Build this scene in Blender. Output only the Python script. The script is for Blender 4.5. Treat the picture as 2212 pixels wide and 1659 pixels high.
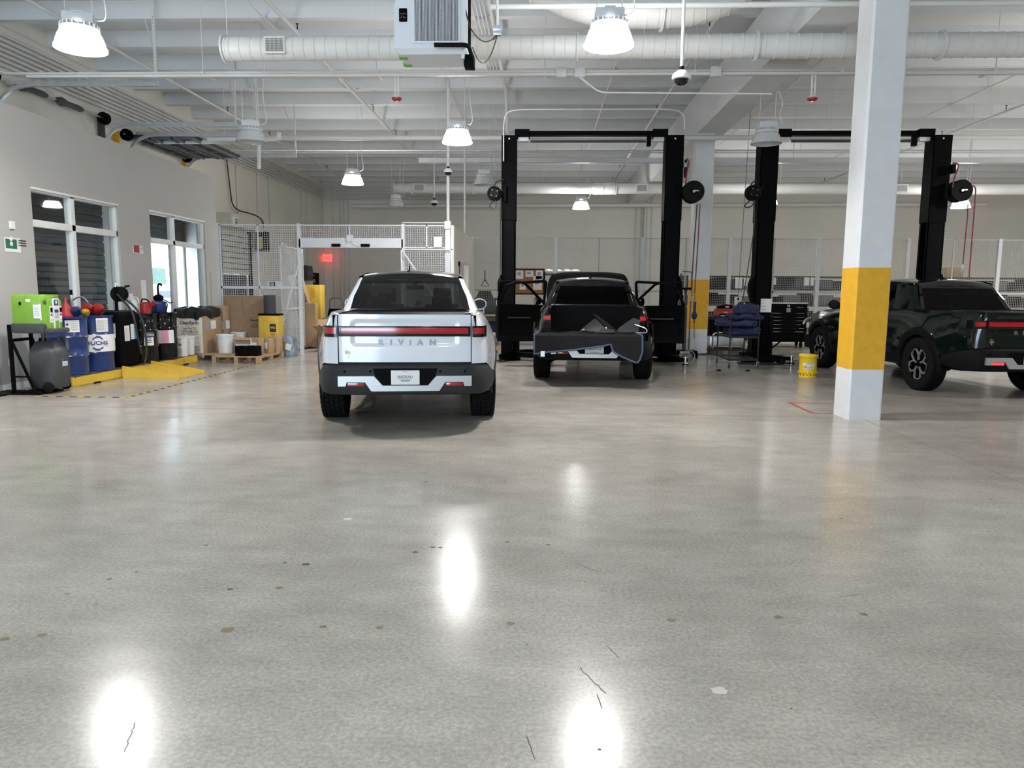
import bpy, bmesh, math, random
from mathutils import Vector as V, Matrix as Mx
from math import pi, sin, cos, atan2, sqrt, radians as R
rnd = random.Random(11)
for o in list(bpy.data.objects): bpy.data.objects.remove(o)
S = bpy.context.scene; COL = S.collection
# ------------------------------------------------------------------ camera
FPX, YAW, PITCH, ROLL, EYE = 1585.8, 0.03958, 0.12639, 0.00745, 1.5
_f = V((-sin(YAW), cos(YAW), 0)); _r = V((cos(YAW), sin(YAW), 0)); _u = V((0, 0, 1))
_f2 = _f*cos(PITCH) - _u*sin(PITCH); _u2 = _u*cos(PITCH) + _f*sin(PITCH)
_r3 = _r*cos(ROLL) + _u2*sin(ROLL); _u3 = _u2*cos(ROLL) - _r*sin(ROLL)
cam = bpy.data.cameras.new('camera'); camo = bpy.data.objects.new('camera', cam); COL.objects.link(camo)
cam.sensor_width = 36; cam.lens = 36*FPX/2212; cam.clip_end = 300; cam.clip_start = .05
m = Mx.Identity(4)
for i in range(3): m[i][0] = _r3[i]; m[i][1] = _u3[i]; m[i][2] = -_f2[i]
m[2][3] = EYE; camo.matrix_world = m; S.camera = camo
CO = V((0, 0, EYE))
def ray(x, y): return _r3*((x-1106)/FPX) - _u3*((y-829.5)/FPX) + _f2
def fl(x, y, z=0): d = ray(x, y); return CO + d*((z-EYE)/d.z)      # point on the level z
def atY(x, y, Y): d = ray(x, y); return CO + d*(Y/d.y)              # point at the depth Y
def atX(x, y, X): d = ray(x, y); return CO + d*(X/d.x)              # point on the plane X
# ------------------------------------------------------------------ world, daylight, exposure
w = bpy.data.worlds.new('world'); S.world = w; w.use_nodes = True
bg = w.node_tree.nodes['Background']; bg.inputs[0].default_value = (.70, .86, 1, 1); bg.inputs[1].default_value = 12.0
S.view_settings.view_transform = 'Standard'; S.view_settings.look = 'None'
S.view_settings.gamma = 1; S.view_settings.use_curve_mapping = False
S.view_settings.exposure = 0.0
def area(name, loc, rot, sx, sy, power, col):
    l = bpy.data.lights.new(name, 'AREA'); l.shape = 'RECTANGLE'; l.size = sx; l.size_y = sy; l.energy = power; l.color = col
    o = bpy.data.objects.new(name, l); COL.objects.link(o); o.location = loc; o.rotation_euler = rot; return o
# daylight coming in through the open roll-up doors in the wall behind the photographer
area('rear_doorway_daylight', (-3.5, -7.6, 2.1), (R(90), 0, 0), 5.0, 3.6, 270, (.48, .70, 1))
area('side_doorway_daylight', (-9.5, 2.0, 2.1), (R(90), 0, R(-90)), 4.0, 3.6, 130, (.48, .70, 1))
LAMP_W = 185
# ------------------------------------------------------------------ materials
MATS = {}
def mat(name, col, rough=.5, metal=0, var=0, scale=8, bump=0, bscale=40, emit=0, ecol=None, coat=0, spec=.5, trans=0, alpha=1):
    if name in MATS: return MATS[name]
    a = bpy.data.materials.new(name); a.use_nodes = True; nt = a.node_tree; p = nt.nodes['Principled BSDF']
    p.inputs['Base Color'].default_value = (*col, 1); p.inputs['Roughness'].default_value = rough; p.inputs['Metallic'].default_value = metal
    p.inputs['Specular IOR Level'].default_value = spec; p.inputs['Coat Weight'].default_value = coat; p.inputs['Coat Roughness'].default_value = .05
    if var or bump: tc = nt.nodes.new('ShaderNodeTexCoord')
    if var:
        n = nt.nodes.new('ShaderNodeTexNoise'); n.inputs['Scale'].default_value = scale; n.inputs['Detail'].default_value = 5
        nt.links.new(tc.outputs['Object'], n.inputs['Vector'])
        r = nt.nodes.new('ShaderNodeValToRGB'); r.color_ramp.elements[0].position = .3; r.color_ramp.elements[1].position = .7
        r.color_ramp.elements[0].color = (*[c*(1-var) for c in col], 1); r.color_ramp.elements[1].color = (*[min(1, c*(1+var)) for c in col], 1)
        nt.links.new(n.outputs['Fac'], r.inputs['Fac']); nt.links.new(r.outputs['Color'], p.inputs['Base Color'])
    if bump:
        n2 = nt.nodes.new('ShaderNodeTexNoise'); n2.inputs['Scale'].default_value = bscale; n2.inputs['Detail'].default_value = 3
        nt.links.new(tc.outputs['Object'], n2.inputs['Vector'])
        b = nt.nodes.new('ShaderNodeBump'); b.inputs['Strength'].default_value = bump; b.inputs['Distance'].default_value = .01
        nt.links.new(n2.outputs['Fac'], b.inputs['Height']); nt.links.new(b.outputs['Normal'], p.inputs['Normal'])
    if emit:
        p.inputs['Emission Color'].default_value = (*(ecol or col), 1); p.inputs['Emission Strength'].default_value = emit
    MATS[name] = a; return a
def glassmat(name, tint, gl=.05, refl=1.0):
    a = bpy.data.materials.new(name); a.use_nodes = True; nt = a.node_tree; nt.nodes.remove(nt.nodes['Principled BSDF'])
    out = nt.nodes['Material Output']; t = nt.nodes.new('ShaderNodeBsdfTransparent'); t.inputs[0].default_value = (*tint, 1)
    g = nt.nodes.new('ShaderNodeBsdfGlossy'); g.inputs['Roughness'].default_value = .02; g.inputs[0].default_value = (refl, refl, refl, 1)
    lw = nt.nodes.new('ShaderNodeLayerWeight'); lw.inputs[0].default_value = .5
    pw = nt.nodes.new('ShaderNodeMath'); pw.operation = 'POWER'; pw.inputs[1].default_value = 5; nt.links.new(lw.outputs['Facing'], pw.inputs[0])
    fr = nt.nodes.new('ShaderNodeMath'); fr.operation = 'MULTIPLY_ADD'; fr.inputs[1].default_value = .95; fr.inputs[2].default_value = gl; nt.links.new(pw.outputs[0], fr.inputs[0])
    mx = nt.nodes.new('ShaderNodeMixShader'); nt.links.new(fr.outputs[0], mx.inputs[0]); nt.links.new(t.outputs[0], mx.inputs[1]); nt.links.new(g.outputs[0], mx.inputs[2])
    nt.links.new(mx.outputs[0], out.inputs[0]); MATS[name] = a; return a
M = {}
def dm(k, *a, **kw): M[k] = mat(k, *a, **kw)
dm('white_paint', (.74, .74, .72), .55, var=.03, scale=3); dm('wall_paint', (.66, .65, .62), .7, var=.025, scale=1.2, bump=.12, bscale=60)
dm('inner_wall_paint', (.41, .405, .39), .7, var=.02, scale=1.2, bump=.1, bscale=70)
dm('far_wall_paint', (.74, .72, .65), .75, var=.03, scale=.8, bump=.15, bscale=30); dm('ceiling_paint', (.68, .70, .71), .75, var=.025, scale=.7, bump=.25, bscale=25)
dm('duct_white', (.62, .62, .605), .5, var=.03, scale=4); dm('conduit_white', (.66, .66, .65), .45); dm('steel_white', (.60, .61, .63), .4, var=.02)
dm('black', (.004, .004, .0045), .55, spec=.03); dm('black_gloss', (.005, .005, .006), .12, coat=.35, spec=.2); dm('rubber', (.010, .010, .010), .75, var=.25, scale=30, spec=.05)
dm('lift_black', (.0035, .0035, .004), .55, var=.1, spec=.03); dm('plastic_dark', (.02, .0205, .022), .55, spec=.25, var=.1, scale=20); dm('plastic_grey', (.05, .052, .055), .4, var=.06)
dm('steel', (.55, .55, .56), .28, metal=1, var=.06); dm('galv', (.62, .64, .66), .38, metal=.8, var=.08, scale=10); dm('chrome', (.75, .75, .76), .08, metal=1)
dm('silver', (.40, .40, .39), .36, metal=.5); dm('fence_grey', (.44, .44, .43), .5); dm('letter', (.20, .20, .205), .35, metal=.6); dm('gold', (.55, .42, .20), .3, metal=.6)
dm('yellow_band', (.70, .375, .018), .5, var=.06, scale=12, bump=.1, bscale=60); dm('yellow', (.62, .41, .045), .45, var=.06); dm('yellow_can', (.84, .56, .02), .28)
dm('column_paint', (.66, .67, .68), .55, var=.03, scale=6, bump=.25, bscale=35)
dm('blue', (.007, .028, .13), .28, var=.08, coat=.2); dm('navy', (.009, .013, .055), .8, var=.2, scale=12, bump=.3, bscale=30); dm('red', (.36, .018, .018), .4, var=.06); dm('tape_red', (.32, .035, .035), .6)
dm('green', (.17, .34, .03), .4, var=.06); dm('green_bright', (.12, .45, .05), .4); dm('paper', (.75, .75, .74), .7); dm('ink', (.02, .02, .025), .6); dm('ink_grey', (.30, .31, .32), .6); dm('ink_blue', (.02, .03, .16), .6); dm('label_blue', (.05, .23, .55), .5); dm('pink', (.62, .25, .38), .6)
dm('cardboard', (.40, .265, .155), .85, var=.08, scale=6); dm('cardboard_white', (.82, .79, .70), .8, var=.06, scale=9); dm('cardboard_dark', (.27, .18, .11), .85, var=.1); dm('wood', (.42, .29, .17), .75, var=.2, scale=14); dm('wood_top', (.50, .36, .22), .6, var=.12)
dm('pail_white', (.72, .72, .70), .42, var=.03); dm('pail_cream', (.70, .68, .42), .42); dm('jug', (.62, .64, .66), .35); dm('bag_black', (.015, .015, .017), .22, var=.3, scale=9, bump=.9, bscale=9)
dm('cork', (.30, .15, .06), .9, var=.2, scale=60); dm('hose_red', (.16, .02, .02), .5); dm('hose_black', (.014, .014, .014), .5)
dm('seat', (.02, .02, .021), .7, var=.1); dm('lens_red', (.36, .004, .012), .15, coat=.6); dm('lens_red_glow', (.5, .01, .015), .2, emit=1.6, ecol=(1, .05, .06)); dm('lens_clear', (.55, .50, .50), .1)
dm('quilt', (.02, .02, .022), .9, var=.15, scale=40); dm('quilt_edge', (.05, .065, .13), .8); dm('quilt_stitch', (.10, .095, .10), .9)
dm('exit_lit', (.9, .06, .06), .4, emit=2.2, ecol=(1, .08, .07)); dm('strobe_red', (.35, .02, .02), .35)
dm('door_grey', (.045, .048, .048), .5, metal=.3, var=.12); dm('shutter', (.56, .55, .51), .6, var=.04); dm('plank', (.42, .42, .43), .6, metal=.3)
dm('lamp_lit', (.95, .95, .95), .3, emit=74, ecol=(1, .985, .96)); dm('lamp_core', (1, 1, 1), .3, emit=12, ecol=(1, .985, .95))
dm('lamp_glass', (.55, .56, .56), .22, var=.1, scale=30, spec=.7); dm('lamp_inner', (.72, .73, .74), .2, metal=.5)
dm('asphalt', (.42, .42, .42), .9); dm('stucco', (.86, .86, .84), .8); dm('hedge', (.05, .08, .06), .9, var=.5, scale=6); dm('foam', (.05, .052, .055), .95, var=.1)
dm('wrap', (.20, .24, .30), .2, var=.5, scale=9, bump=.8, bscale=14); dm('cage_dark', (.06, .06, .06), .6); dm('shelf_steel', (.022, .023, .024), .5, spec=.2); dm('bin_grey', (.11, .12, .12), .6, var=.2)
dm('paint_white', (.68, .71, .76), .22, coat=1.0); dm('paint_black', (.002, .002, .0025), .1, coat=.3, spec=.1); dm('paint_green', (.003, .007, .0055), .14, coat=.6, spec=.1)
dm('filter_white', (.62, .64, .66), .6); dm('filter_dark', (.03, .032, .036), .7); dm('purifier', (.72, .74, .77), .4)
glassmat('glass_tint', (.11, .115, .12)); glassmat('glass_privacy', (.02, .024, .028), gl=.012, refl=.8); glassmat('glass_clear', (.55, .60, .60)); glassmat('glass_window', (.85, .90, .92)); glassmat('glass_dark', (.30, .31, .32)); glassmat('glass_jar', (.8, .8, .8))
M.update(MATS)
# ------------------------------------------------------------------ mesh helpers
class MB:
    def __init__(s): s.bm = bmesh.new(); s.mi = 0; s.X = Mx.Identity(4)
    def v(s, p): return s.bm.verts.new(s.X @ V(p))
    def f(s, vs):
        try: q = s.bm.faces.new(vs); q.material_index = s.mi; return q
        except ValueError: return None
    def poly(s, pts): return s.f([s.v(p) for p in pts])
    def bx(s, x0, x1, y0, y1, z0, z1, bev=0, seg=2):
        c = [s.v((x, y, z)) for z in (z0, z1) for y in (y0, y1) for x in (x0, x1)]
        fs = [s.f([c[i] for i in q]) for q in ((0, 2, 3, 1), (4, 5, 7, 6), (0, 1, 5, 4), (2, 6, 7, 3), (0, 4, 6, 2), (1, 3, 7, 5))]
        if bev:
            es = list({e for q in fs for e in q.edges})
            r = bmesh.ops.bevel(s.bm, geom=es, offset=bev, segments=seg, profile=.6, affect='EDGES')
            for q in r['faces']: q.material_index = s.mi
        return s
    def box(s, c, d, bev=0): return s.bx(c[0]-d[0]/2, c[0]+d[0]/2, c[1]-d[1]/2, c[1]+d[1]/2, c[2]-d[2]/2, c[2]+d[2]/2, bev)
    def loft(s, rings, closed=True, caps=True):
        rv = [[s.v(p) for p in r] for r in rings]; n = len(rings[0])
        for a, b in zip(rv, rv[1:]):
            for i in range(n if closed else n-1):
                j = (i+1) % n; s.f([a[i], a[j], b[j], b[i]])
        if caps and closed: s.f(rv[0][::-1]); s.f(rv[-1])
        return s
    def grid(s, rows): return s.loft(rows, False, False)
    def tube(s, pts, r, n=8, caps=True):
        pts = [V(p) for p in pts]; rings = []; N = len(pts)
        t = (pts[1]-pts[0]).normalized(); a = t.orthogonal().normalized()
        for i, p in enumerate(pts):
            t2 = ((pts[min(i+1, N-1)]-pts[max(i-1, 0)])).normalized()
            q = t.rotation_difference(t2); a = q @ a; t = t2; b = t.cross(a)
            rr = r[i] if isinstance(r, (list, tuple)) else r
            rings.append([p + (a*cos(2*pi*k/n) + b*sin(2*pi*k/n))*rr for k in range(n)])
        return s.loft(rings, True, caps)
    def cyl(s, p0, p1, r0, r1=None, n=20, caps=True): return s.tube([p0, p1], [r0, r0 if r1 is None else r1], n, caps)
    def lathe(s, prof, n=28, axis='z', c=(0, 0, 0), caps=False):
        rings = []
        for r, h in prof:
            ring = []
            for k in range(n):
                a, b = r*cos(2*pi*k/n), r*sin(2*pi*k/n)
                ring.append({'z': (c[0]+a, c[1]+b, c[2]+h), 'y': (c[0]+a, c[1]+h, c[2]+b), 'x': (c[0]+h, c[1]+a, c[2]+b)}[axis])
            rings.append(ring)
        return s.loft(rings, True, caps)
    def prism(s, pts, h0, h1, plane='xz'):
        fn = {'xy': lambda a, b, h: (a, b, h), 'xz': lambda a, b, h: (a, h, b), 'yz': lambda a, b, h: (h, a, b)}[plane]
        return s.loft([[fn(a, b, h0) for a, b in pts], [fn(a, b, h1) for a, b in pts]])
    def text(s, t, size, mx, depth=.002, align='CENTER', sx=1, bold=0):
        cu = bpy.data.curves.new('t', 'FONT'); cu.body = t; cu.size = size; cu.align_x = align; cu.align_y = 'CENTER'; cu.extrude = depth/2; cu.offset = bold; cu.resolution_u = 2
        o = bpy.data.objects.new('t', cu); me = bpy.data.meshes.new_from_object(o)
        b = bmesh.new(); b.from_mesh(me); T = s.X @ mx @ Mx.Diagonal((sx, 1, 1, 1)); mp = {}
        for q in b.verts: mp[q] = s.bm.verts.new(T @ q.co)
        for q in b.faces: s.f([mp[x] for x in q.verts])
        b.free(); bpy.data.objects.remove(o); bpy.data.meshes.remove(me); bpy.data.curves.remove(cu); return s
    def build(s, name, mats, parent=None, loc=None, rz=0, smooth=38):
        if not isinstance(mats, (list, tuple)): mats = [mats]
        bmesh.ops.recalc_face_normals(s.bm, faces=s.bm.faces)
        if smooth:
            lim = R(smooth)
            for q in s.bm.faces: q.smooth = True
            for e in s.bm.edges:
                if len(e.link_faces) == 2 and e.calc_face_angle(0) > lim: e.smooth = False
        me = bpy.data.meshes.new(name); s.bm.to_mesh(me); s.bm.free()
        for a in mats: me.materials.append(M[a] if isinstance(a, str) else a)
        o = bpy.data.objects.new(name, me); COL.objects.link(o)
        if parent: o.parent = parent
        if loc is not None: o.location = loc
        if rz: o.rotation_euler = (0, 0, rz)
        return o
def tag(o, label, cat, group=None, kind=None):
    if label: o['label'] = label
    if cat: o['category'] = cat
    if group: o['group'] = group
    if kind: o['kind'] = kind
    return o
def thing(name, label, cat, loc=(0, 0, 0), rz=0, group=None):
    o = bpy.data.objects.new(name, None); COL.objects.link(o); o.empty_display_size = .1
    o.location = loc; o.rotation_euler = (0, 0, rz); return tag(o, label, cat, group)
def struct(o): o['kind'] = 'structure'; return o
def kids(o): return [c for c in bpy.data.objects if c.parent is o]
def dup(o, loc, rz=None, label=None, parent=None):
    c = o.copy(); COL.objects.link(c)
    if parent: c.parent = parent
    if loc is not None: c.location = loc
    if rz is not None: c.rotation_euler = (0, 0, rz)
    if label: c['label'] = label
    for k in kids(o): dup(k, None, None, None, c)
    return c
def T(x=0, y=0, z=0): return Mx.Translation((x, y, z))
def RX(a): return Mx.Rotation(R(a), 4, 'X')
def RY(a): return Mx.Rotation(R(a), 4, 'Y')
def RZ(a): return Mx.Rotation(R(a), 4, 'Z')
def B(name, m, parent, *boxes, bev=0):           # one mesh of boxes (x0,x1,y0,y1,z0,z1)
    b = MB()
    for q in boxes: b.bx(*q, bev=bev)
    return b.build(name, m, parent)
def Tb(name, m, parent, r, *paths, n=8):         # one mesh of tubes
    b = MB()
    for q in paths: b.tube(q, r, n)
    return b.build(name, m, parent)
def bend(pts, r=.12, k=5):                       # round the corners of a path
    pts = [V(p) for p in pts]; out = [pts[0]]
    for a, b, c in zip(pts, pts[1:], pts[2:]):
        d0 = min(r, (a-b).length*.45); d1 = min(r, (c-b).length*.45)
        p = b + (a-b).normalized()*d0; q = b + (c-b).normalized()*d1
        for i in range(k+1):
            t = i/k; out.append(p*(1-t)**2 + b*(2*t*(1-t)) + q*t*t)
    return out + [pts[-1]]
def hang(a, b, sag, n=14):                       # a slack line between two points
    a, b = V(a), V(b); return [a.lerp(b, i/n) - V((0, 0, sag*4*(i/n)*(1-i/n))) for i in range(n+1)]
def meshwire(mb, x0, x1, z0, z1, y=0, s=.0508, r=.0026):
    n = max(1, round((x1-x0)/s))
    for i in range(1, n): x = x0+(x1-x0)*i/n; mb.tube([(x, y, z0), (x, y, z1)], r, 4, False)
    n = max(1, round((z1-z0)/s))
    for i in range(1, n): z = z0+(z1-z0)*i/n; mb.tube([(x0, y, z), (x1, y, z)], r, 4, False)
# ------------------------------------------------------------------ floor
def floor_mat():
    a = bpy.data.materials.new('polished_concrete'); a.use_nodes = True; nt = a.node_tree; p = nt.nodes['Principled BSDF']; L = nt.links.new
    tc = nt.nodes.new('ShaderNodeTexCoord')
    def noise(sc, det, rough=.6, mp=(1, 1, 1)):
        q = nt.nodes.new('ShaderNodeMapping'); q.inputs['Scale'].default_value = mp; L(tc.outputs['Object'], q.inputs[0])
        n = nt.nodes.new('ShaderNodeTexNoise'); n.inputs['Scale'].default_value = sc; n.inputs['Detail'].default_value = det; n.inputs['Roughness'].default_value = rough; L(q.outputs[0], n.inputs['Vector']); return n.outputs['Fac']
    def ramp(src, p0, p1, c0, c1):
        r = nt.nodes.new('ShaderNodeValToRGB'); r.color_ramp.elements[0].position = p0; r.color_ramp.elements[1].position = p1
        r.color_ramp.elements[0].color = (*c0, 1); r.color_ramp.elements[1].color = (*c1, 1); L(src, r.inputs[0]); return r.outputs[0]
    def mul(x, y):
        m_ = nt.nodes.new('ShaderNodeMix'); m_.data_type = 'RGBA'; m_.blend_type = 'MULTIPLY'; m_.inputs[0].default_value = 1; L(x, m_.inputs[6]); L(y, m_.inputs[7]); return m_.outputs[2]
    big = ramp(noise(.55, 6, .62), .30, .72, (.325, .300, .268), (.52, .486, .442))
    mid = ramp(noise(2.6, 5, .6, (1, 2.2, 1)), .28, .70, (.80, .80, .80), (1.0, 1.0, .99))
    fine = ramp(noise(55, 3, .7), .36, .64, (.74, .74, .74), (1.06, 1.06, 1.05))
    vo = nt.nodes.new('ShaderNodeTexVoronoi'); vo.inputs['Scale'].default_value = 42; L(tc.outputs['Object'], vo.inputs['Vector'])
    spk = ramp(vo.outputs['Distance'], .05, .16, (1.32, 1.32, 1.30), (1, 1, 1))
    L(mul(mul(mul(big, mid), fine), spk), p.inputs['Base Color'])
    rr = nt.nodes.new('ShaderNodeMapRange'); rr.inputs[1].default_value = .3; rr.inputs[2].default_value = .7; rr.inputs[3].default_value = .15; rr.inputs[4].default_value = .24
    L(noise(1.4, 4), rr.inputs[0]); L(rr.outputs[0], p.inputs['Roughness']); p.inputs['Specular IOR Level'].default_value = .2
    b = nt.nodes.new('ShaderNodeBump'); b.inputs['Strength'].default_value = .05; b.inputs['Distance'].default_value = .004; L(noise(24, 3), b.inputs['Height']); L(b.outputs[0], p.inputs['Normal'])
    return a
M['floor'] = floor_mat()
XR, YB, YF, XL = 22.0, 32.8, -8.0, -9.7
fo = struct(B('floor', 'floor', None, (XL-.3, XR, YF, YB, -.2, 0)))
# saw-cut joints, cracks and stains of the slab
dm('joint', (.10, .095, .085), .8); dm('stain_brown', (.16, .115, .06), .6); dm('stain_light', (.50, .46, .41), .5); dm('stain_dark', (.05, .048, .045), .6)
b = MB()
yj = fl(1458, 896.7).y
for q in ((XL, XR, yj-.004, yj+.004), (XL, XR, yj+8.6, yj+8.608), (3.86, 3.868, -6, 32)):
    b.bx(q[0], q[1], q[2], q[3], 0, .0006)
b.build('slab_joint', 'joint', fo)
def strip(b, pts, w):
    pts = [V(p) for p in pts]
    for p, q in zip(pts, pts[1:]):
        d = (q-p).normalized(); n = V((-d.y, d.x, 0))*w; z = V((0, 0, .0008))
        b.poly([p+n+z, q+n+z, q-n+z, p-n+z])
b = MB()
def crack(x0, y0, x1, y1, n=14, j=.035, w=.0016):
    A, Bp = fl(x0, y0), fl(x1, y1); pts = []
    for i in range(n+1):
        p = A.lerp(Bp, i/n); k = j*(Bp-A).length*.5
        pts.append((p.x+rnd.uniform(-k, k), p.y+rnd.uniform(-k, k), 0))
    strip(b, pts, w)
for c in ((365, 905, 425, 885), (268, 1625, 292, 1560), (1250, 1440, 1310, 1500), (1290, 1500, 1300, 1530), (1138, 1590, 1155, 1640), (1810, 1290, 1865, 1283), (1240, 1215, 1290, 1235), (1910, 1010, 2000, 1040), (1920, 960, 2000, 990), (1310, 1395, 1335, 1420)): crack(*c)
crack(0, 955, 365, 905, 30, .01, .0012)
b.build('slab_crack', 'joint', fo)
def blob(b, c, r, e=.55, n=14):
    a = rnd.uniform(0, 6); b.poly([(c.x+r*cos(2*pi*i/n)*(1+.18*sin(3*i+a)), c.y+r*e*sin(2*pi*i/n)*(1+.2*sin(2*i+a))*1.6, .0007) for i in range(n)])
b = MB()
for x, y, r in ((492, 1361, .03), (698, 1354, .017), (1103, 1347, .022), (1450, 1340, .023), (1682, 1333, .02), (1866, 1327, .018), (10, 1380, .02), (90, 1372, .02), (820, 1356, .018), (603, 1270, .02), (146, 1283, .015)): blob(b, fl(x, y), r)
b.build('floor_stain', 'stain_brown', fo)
b = MB()
for x, y, r in ((661, 1219, .022), (897, 1193, .018), (935, 1182, .016), (952, 1183, .012), (1096, 1171, .014), (1184, 1177, .014), (497, 1273, .016), (615, 1216, .012), (1295, 1619, .006), (1709, 1531, .005), (1138, 1393, .006), (941, 1154, .01), (920, 1041, .016), (1090, 1040, .012), (1545, 1218, .008), (2140, 1079, .012), (1818, 1120, .012), (210, 1305, .007), (295, 1236, .01), (445, 1178, .012), (1635, 1127, .01), (236, 1251, .014)): blob(b, fl(x, y), r)
b.build('oil_spot', 'stain_dark', fo)
b = MB(); blob(b, fl(1554, 1492), .03); blob(b, fl(752, 1121), .03); b.build('patch_spot', 'stain_light', fo)
# ------------------------------------------------------------------ walls
def wallx(name, m, x0, x1, y0, y1, z1, holes=()):            # wall along Y with rectangular holes (y0,y1,z0,z1)
    b = MB(); y = y0
    for h in sorted(holes):
        if h[0] > y: b.bx(x0, x1, y, h[0], 0, z1)
        if h[2] > 0: b.bx(x0, x1, h[0], h[1], 0, h[2])
        if h[3] < z1: b.bx(x0, x1, h[0], h[1], h[3], z1)
        y = h[1]
    b.bx(x0, x1, y, y1, 0, z1); return struct(b.build(name, m))
D1, D2, D3, D4 = (12.9, 16.0), (17.0, 19.72), (22.0, 24.15), (31.0, 32.05)
wallx('wall_left', 'far_wall_paint', XL-.3, XL, YF, YB+.3, 6.9, [(0.0, 4.0, 0, 4.0), (*D1, 0, 4.1), (*D2, 0, 4.1), (*D3, 0, 3.3), (*D4, 0, 2.2)])
struct(B('wall_back', 'far_wall_paint', None, (XL, XR+.3, YB, YB+.3, 0, 6.9)))
struct(B('wall_right', 'far_wall_paint', None, (XR, XR+.3, YF, YB, 0, 6.9)))
b = MB()
for q in ((XL-.3, -6.2, 0, 6.9), (-.8, 4.5, 0, 6.9), (9.5, XR+.3, 0, 6.9), (-6.2, -.8, 4.1, 6.9), (4.5, 9.5, 4.1, 6.9)): b.bx(q[0], q[1], YF-.3, YF, q[2], q[3])
struct(b.build('wall_front', 'far_wall_paint'))
struct(B('door_5', 'shutter', None, (4.5, 9.5, YF-.2, YF-.12, 0, 4.1)))
b = MB(); z = .0
W1 = (11.08, 13.39, .62, 3.01); W2 = (14.47, 16.86, .12, 3.03)
wallx('wall_inner_left', 'inner_wall_paint', -7.95, -7.75, 2.0, 17.45, 4.12, [W1, W2])
b = MB(); b.prism([(-7.95, 17.45), (-7.75, 17.45), (-9.6, 19.98), (XL, 19.86)], 0, 4.12, 'xy'); struct(b.build('wall_vestibule', 'inner_wall_paint'))
struct(B('baseboard_left', 'white_paint', None, (-7.75, -7.735, 2.0, 17.45, 0, .1)))
wallx('wall_storage', 'far_wall_paint', -2.13, -2.0, 16.75, 21.9, 2.95, [(17.62, 20.1, 0, 2.2)])
# ceiling: deck carried on closely spaced concrete stems
b = MB(); b.bx(XL-.3, XR+.3, YF-.3, YB+.3, 6.44, 6.9)
y = 13.28
while y > YF+1: y -= 1.48
while y < YB:
    b.loft([[(x, y-.075, 6.15), (x, y+.075, 6.15), (x, y+.11, 6.441), (x, y-.11, 6.441)] for x in (XL, XR)]); y += 1.48
struct(b.build('ceiling', 'ceiling_paint'))
g = B('concrete_girder', 'ceiling_paint', None, (3.60, 4.24, YF+.002, YB-.002, 5.2, 6.148))
tag(g, 'deep white concrete girder running over the row of yellow banded columns', 'beam')
# ------------------------------------------------------------------ columns
def column(x0, x1, y0, y1, zb0, zb1, zt, label):
    t = thing('concrete_column', label, 'column', ((x0+x1)/2, (y0+y1)/2, 0), 0, 'columns with a yellow band')
    a, c = (x1-x0)/2, (y1-y0)/2; ch = .025
    sec = [(-a+ch, -c), (a-ch, -c), (a, -c+ch), (a, c-ch), (a-ch, c), (-a+ch, c), (-a, c-ch), (-a, -c+ch)]
    b = MB(); b.prism(sec, 0, zt, 'xy'); b.build('shaft', 'column_paint', t, smooth=0)
    b = MB(); b.prism([(p*1.006, q*1.006) for p, q in sec], zb0, zb1, 'xy'); o = b.build('painted_band', 'yellow_band', t, smooth=0); o['label'] = 'yellow band'
    return t
c1 = [fl(1829, 906.5), fl(1901, 906.5), fl(1800.7, 893)]
column(c1[0].x, c1[1].x, c1[0].y, c1[0].y+.43, atY(1830, 798, c1[0].y).z, atY(1830, 577.5, c1[0].y).z, 5.2, 'white square concrete column with yellow band, nearest the camera')
p = fl(1488, 765); column(p.x, p.x+.43, p.y, p.y+.43, atY(1500, 711, p.y).z, atY(1500, 604, p.y).z, 5.2, 'white column with yellow band standing behind the hose reel, farther away')
# ------------------------------------------------------------------ windows and doors
def window(n, W, ym, z1, z2):
    y0, y1, z0, zt = W
    f = MB()
    for q in ((y0, y1, zt-.06, zt), (y0, y1, z0, z0+.06), (y0, y0+.05, z0, zt), (y1-.05, y1, z0, zt), (ym-.05, ym+.05, z0, zt), (y0, y1, z1, z2)):
        f.bx(-7.90, -7.78, *q, bev=.008)
    f.bx(-7.78, -7.735, y0-.0, y1+.0, zt-.035, zt+.0, bev=.006)
    o = struct(f.build(f'window_{n}', 'white_paint'))
    b = MB(); b.poly([(-7.842, y0+.03, z0+.03), (-7.842, y1-.03, z0+.03), (-7.842, y1-.03, zt-.03), (-7.842, y0+.03, zt-.03)]); b.build('pane', 'glass_window', o)
    return o
window(1, W1, 12.12, 2.42, 2.53); window(2, W2, 15.47, 2.40, 2.50)
def rollup(name, m, y0, y1, z0, z1, x, pitch, dx=.03):
    b = MB(); n = max(1, int((z1-z0)/pitch)); rows = []
    for i in range(n):
        za = z0+(z1-z0)*i/n; zb = z0+(z1-z0)*(i+1)/n; h = zb-za
        for f_, d in ((0, 0), (.06, dx*.3), (.12, dx), (.46, dx), (.5, dx*.5), (.54, dx), (.9, dx), (.97, dx*.3)):
            rows.append([(x+d, y0, za+h*f_), (x+d, y1, za+h*f_)])
    rows.append([(x, y0, z1), (x, y1, z1)]); b.grid(rows); b.bx(x-.04, x-.002, y0, y1, z0, z1)
    return struct(b.build(name, m, smooth=0))
rollup('door_1', 'door_grey', D1[0]-.05, D1[1]+.05, 0, 4.15, XL+.02, .27)
d2 = rollup('door_2', 'door_grey', D2[0]-.05, D2[1]+.05, 2.72, 4.15, XL+.02, .27)
b = MB(); b.bx(XL+.02, XL+.06, D2[0], D2[1], 2.64, 2.72); b.build('bottom_seal', 'rubber', d2)
d3 = rollup('door_3', 'shutter', D3[0]-.03, D3[1]+.03, 1.95, 3.3, XL+.02, .16, .02)
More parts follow.
